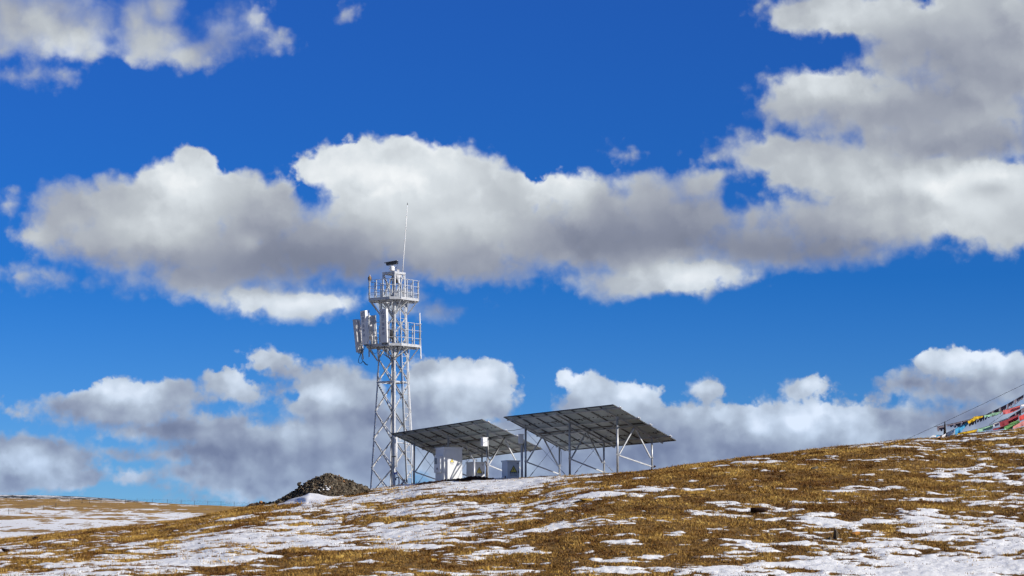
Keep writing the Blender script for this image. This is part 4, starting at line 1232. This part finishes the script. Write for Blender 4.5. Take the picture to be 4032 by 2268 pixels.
# ------------------------------------------------------------------ fence on the left ridge
FM = plain('fence_post_wood', (.05, .045, .04), .9)
fposts = [(35, 1991), (80, 1988), (126, 1984), (172, 1982), (220, 1980), (268, 1978), (323, 1977), (352, 1979), (398, 1979), (449, 1981), (494, 1982), (540, 1982), (600, 1983), (659, 1984), (713, 1986), (766, 1988), (818, 1990), (870, 1993), (922, 1995), (980, 1997)]
FY = [430, 440, 452, 465, 480, 495, 510, 520, 530, 540, 545, 548, 552, 556, 558, 560, 560, 560, 560, 560]
fp0 = []
for (px, py), Yf in zip(fposts, FY):
    p = P(px, py, Yf); p.z = gz(p.x, p.y); fp0.append(p)
fence = thing('wire_fence', 'thin wire fence with dark posts along the far left ridge', 'fence', fp0[8])
for p in fp0:
    MB().tube([p - Vector((0, 0, .2)), p + Vector((0, 0, 1.1))], .04, 6).build('fence_post', FM, fence)
m = MB()
for hgt_ in (.35, .7, 1.0):
    m.tube([p + Vector((0, 0, hgt_)) for p in fp0], .012, 4)
m.build('wire', FM, fence)

# ------------------------------------------------------------------ prayer flags
def cloth(name, col, tr=.35):
    m, q, b = new_mat(name)
    oc = q.n.new('ShaderNodeTexCoord').outputs['Object']
    q.put(b.inputs['Base Color'], q.ramp(q.noise(oc, 8, 4, .6), [(.3, tuple(c * .85 for c in col)), (.7, col)]))
    b.inputs['Roughness'].default_value = .8
    t_ = q.n.new('ShaderNodeBsdfTranslucent'); t_.inputs[0].default_value = (*col, 1)
    mx = q.n.new('ShaderNodeMixShader'); mx.inputs[0].default_value = tr
    q.l.new(b.outputs[0], mx.inputs[1]); q.l.new(t_.outputs[0], mx.inputs[2])
    out = [n for n in q.n if n.type == 'OUTPUT_MATERIAL'][0]; q.l.new(mx.outputs[0], out.inputs[0])
    return m
CL = dict(white=cloth('white_cloth', (.86, .86, .87)), blue=cloth('blue_cloth', (.06, .38, .70)), yellow=cloth('yellow_cloth', (.80, .52, .02)), green=cloth('pale_green_cloth', (.36, .66, .46)), red=cloth('faded_red_cloth', (.70, .15, .16)),
          grey=cloth('grey_violet_cloth', (.13, .11, .14), .2), wine=cloth('wine_red_cloth', (.25, .02, .04), .2), dgreen=cloth('deep_green_cloth', (.10, .28, .08), .2), pink=cloth('salmon_cloth', (.75, .30, .28)), peach=cloth('peach_cloth', (.72, .45, .33)), scarlet=cloth('scarlet_cloth', (.70, .07, .06)))
def fpx(x, y): return 3500 + x * .24159, 1450 + y * .24159
def flag(parent, top, bot, Y, mat, wav=.05, fringe=False, seed=0, name='flag', label=None):
    """top / bot: lists of points (crop pixels) along the upper and lower hem"""
    m = MB(); nx = max(8, int((top[-1][0] - top[0][0]) / 14)); ny = 5
    tx = [p[0] for p in top]; ty = [p[1] for p in top]; bx_ = [p[0] for p in bot]; by_ = [p[1] for p in bot]
    rr = random.Random(seed)
    for i in range(nx + 1):
        f_ = i / nx
        xa = tx[0] + (tx[-1] - tx[0]) * f_; xb = bx_[0] + (bx_[-1] - bx_[0]) * f_
        ya = float(np.interp(xa, tx, ty)); yb = float(np.interp(xb, bx_, by_))
        if fringe: yb += (yb - ya) * (-.38 if i % 4 == 3 else (.12 if i % 4 == 1 else 0)) * (1 if rr.random() < .8 else .3)
        for j in range(ny + 1):
            g_ = j / ny
            X_, Yp = fpx(xa + (xb - xa) * g_, ya + (yb - ya) * g_)
            dep = wav * g_ * math.sin(f_ * 9 + g_ * 2.5 + seed) + wav * .6 * g_ * math.sin(f_ * 23 + seed * 2)
            m.v.append(P(X_, Yp, Y + dep + .6 * f_))
    for i in range(nx):
        for j in range(ny):
            a = i * (ny + 1) + j; m.f.append((a, a + 1, a + ny + 2, a + ny + 1))
    o = m.build(name, mat, parent, smooth=True)
    if label: o['label'] = label
    return o
ROPE = plain('dark_cord', (.04, .04, .05), .8)
def rope(parent, pts, Y, r=.012, name='rope'):
    P_ = [P(*fpx(x, y), Y + .2 * i / max(1, len(pts) - 1)) for i, (x, y) in enumerate(pts)]
    return MB().tube(P_, r, 6).build(name, ROPE, parent)
PY = 119.0
# guy wire and the wrapped stake
pk = P(*fpx(912, 1075), PY); pk.z = min(pk.z, gz(pk.x, pk.y)) - .03
stake = thing('wrapped_stake', 'short dark stake wrapped in black cloth holding up the flag lines', 'stake', pk)
tp_ = P(*fpx(912, 872), PY)
MB().tube([pk, pk.lerp(tp_, .2), pk.lerp(tp_, .5), pk.lerp(tp_, .8), tp_], [.085, .085, .065, .04, .018], 9).build('cloth_wrap', plain('black_brown_cloth', (.022, .014, .010), .9), stake, smooth=True)
MB().tube([pk, tp_ + Vector((0, 0, .03))], .012, 6).build('stick', FM, stake)
gw = bpy.data.objects.new('tmp', None)
bpy.data.objects.remove(gw)
props(rope(None, [(285, 1158), (930, 865), (1560, 570), (2202, 260), (2600, 70), (3400, -310)], PY, .010), 'dark guy wire rising from the grass over the stake to the upper right', 'wire')
props(rope(None, [(1630, 920), (1850, 760), (2010, 630), (2202, 470), (2600, 140), (3200, -330)], PY + 1.5, .009), 'thin dark wire crossing behind the red flag', 'wire')
def fstring(label, Y, line, group='strings of prayer flags'):
    p = P(*fpx(*line[0]), Y)
    t = thing('prayer_flag_string', label, 'prayer flags', p, group)
    rope(t, line, Y, .010)
    return t
t = fstring('upper string of small dark grey fringed prayer flags', PY + .4, [(740, 955), (780, 950), (940, 922), (1180, 868), (1560, 765), (1920, 590), (2202, 430), (2700, 120), (3400, -330)])
flag(t, [(780, 952), (895, 935)], [(795, 1030), (895, 1015)], PY + .4, CL['grey'], .03, True, 1)
segs = [(940, 1060), (1060, 1180), (1180, 1300), (1300, 1430), (1430, 1560), (1560, 1680), (1680, 1800), (1800, 1920), (1920, 2040), (2040, 2202), (2210, 2420)]
tl = ([940, 1180, 1560, 1920, 2202, 2700], [922, 868, 765, 590, 430, 120])
for i, (a_, b_) in enumerate(segs):
    ya, yb = np.interp([a_, b_], *tl); h_ = (66, 72, 92, 105, 84, 74, 88, 98, 78, 62, 64)[i]
    flag(t, [(a_, ya), (b_ - 4, yb)], [(a_ + 6, ya + h_ * (.35 if i == 0 else 1)), (b_ - 8, yb + h_)], PY + .4, CL['grey'], .03, True, i + 2)
t = fstring('string of large white, blue, yellow, pale green and red prayer flags by the stake', PY - .3, [(860, 1095), (1075, 990), (1280, 875), (1400, 790), (1540, 770), (1850, 692), (2140, 605), (2202, 580), (2700, 420)])
flag(t, [(865, 1090), (960, 1040), (1075, 988)], [(866, 1130), (960, 1125), (1050, 1070)], PY - .3, CL['white'], .08, seed=3)
flag(t, [(1078, 985), (1180, 930), (1278, 875)], [(1080, 1090), (1180, 1035), (1285, 910)], PY - .3, CL['blue'], .08, seed=4)
flag(t, [(1282, 868), (1400, 782), (1540, 772)], [(1300, 905), (1420, 845), (1530, 795)], PY - .3, CL['yellow'], .08, seed=5)
flag(t, [(1548, 770), (1700, 725), (1850, 692)], [(1565, 803), (1710, 775), (1770, 765)], PY - .3, CL['green'], .08, seed=6)
flag(t, [(1855, 692), (2000, 650), (2140, 608)], [(1862, 757), (2000, 725), (2140, 660)], PY - .3, CL['red'], .06, seed=7)
flag(t, [(2150, 600), (2300, 560)], [(2165, 622), (2310, 610)], PY - .3, CL['white'], .06, seed=8)
t = fstring('lower string of yellow, pale green, white and wine red prayer flags', PY - .1, [(1110, 1062), (1440, 992), (1700, 920), (1800, 885), (2110, 750), (2202, 700), (2700, 420)])
flag(t, [(1122, 1062), (1280, 1025), (1440, 992)], [(1130, 1092), (1290, 1070), (1425, 1035)], PY - .1, CL['yellow'], .05, seed=9)
flag(t, [(1455, 988), (1580, 955), (1700, 922)], [(1465, 1040), (1590, 1010), (1690, 980)], PY - .1, CL['green'], .05, seed=10)
flag(t, [(1703, 920), (1800, 885)], [(1710, 955), (1795, 925)], PY - .1, CL['white'], .05, seed=11)
flag(t, [(1802, 882), (1950, 820), (2110, 750)], [(1812, 950), (1960, 920), (2115, 830)], PY - .1, CL['wine'], .05, seed=12)
flag(t, [(2120, 790), (2330, 680)], [(2130, 860), (2340, 770)], PY - .1, CL['scarlet'], .05, seed=13)
t = fstring('dark spotted prayer flag string behind the lower coloured ones', PY + .9, [(1630, 930), (1940, 810), (2202, 640), (2700, 300)])
for i, (a_, b_) in enumerate(((1950, 2060), (2060, 2160), (2160, 2300))):
    ya, yb = np.interp([a_, b_], [1940, 2202, 2700], [810, 640, 300])
    flag(t, [(a_, ya), (b_ - 3, yb)], [(a_ + 5, ya + 60), (b_, yb + 120)], PY + .9, CL['grey'], .04, i != 1, 20 + i)
flag(t, [(1700, 905), (1930, 815)], [(1700, 925), (1935, 835)], PY + .9, CL['white'], .03, False, 25)
t = fstring('lowest string of green and salmon prayer flags touching the grass', PY - .7, [(1600, 1010), (1870, 950), (2020, 900), (2202, 830), (2700, 640)])
flag(t, [(1690, 985), (1800, 960), (1930, 905)], [(1700, 1010), (1800, 1000), (1930, 975)], PY - .5, CL['wine'], .04, seed=31)
flag(t, [(1875, 960), (2000, 885), (2110, 840)], [(1885, 995), (2010, 975), (2140, 880)], PY - .7, CL['dgreen'], .05, seed=32)
flag(t, [(1880, 985), (2015, 945)], [(1885, 1003), (2015, 995)], PY - .8, CL['green'], .04, seed=33)
flag(t, [(2022, 950), (2202, 850), (2340, 790)], [(2028, 985), (2202, 935), (2340, 880)], PY - .8, CL['pink'], .05, seed=34)
t = thing('fallen_prayer_flags', 'white, blue and peach prayer flags fallen on the grass left of the stake', 'prayer flags', P(*fpx(760, 1130), PY - .5), 'strings of prayer flags')
flag(t, [(650, 1137), (720, 1092), (765, 1090)], [(655, 1146), (720, 1145), (778, 1145)], PY - .5, CL['white'], .06, seed=41, label='white cloth heaped on the grass')
flag(t, [(768, 1092), (880, 1085)], [(775, 1135), (885, 1108)], PY - .4, CL['blue'], .06, seed=42)
flag(t, [(785, 1120), (868, 1095)], [(790, 1146), (868, 1140)], PY - .6, CL['peach'], .06, seed=43)
rope(t, [(650, 1140), (765, 1090), (870, 1090)], PY - .45, .008)

# lettering becomes plain mesh
bpy.context.view_layer.update()
dg = bpy.context.evaluated_depsgraph_get()
for o in [o for o in scene.objects if o.type == 'FONT']:
    me = bpy.data.meshes.new_from_object(o.evaluated_get(dg))
    me.name = 'lettering'
    par = o.parent; ml = o.matrix_local.copy()
    mat_ = o.data.materials[0]
    bpy.data.objects.remove(o)
    n_ = bpy.data.objects.new('lettering', me)
    if not me.materials: me.materials.append(mat_)
    link(n_, par); n_.matrix_local = ml
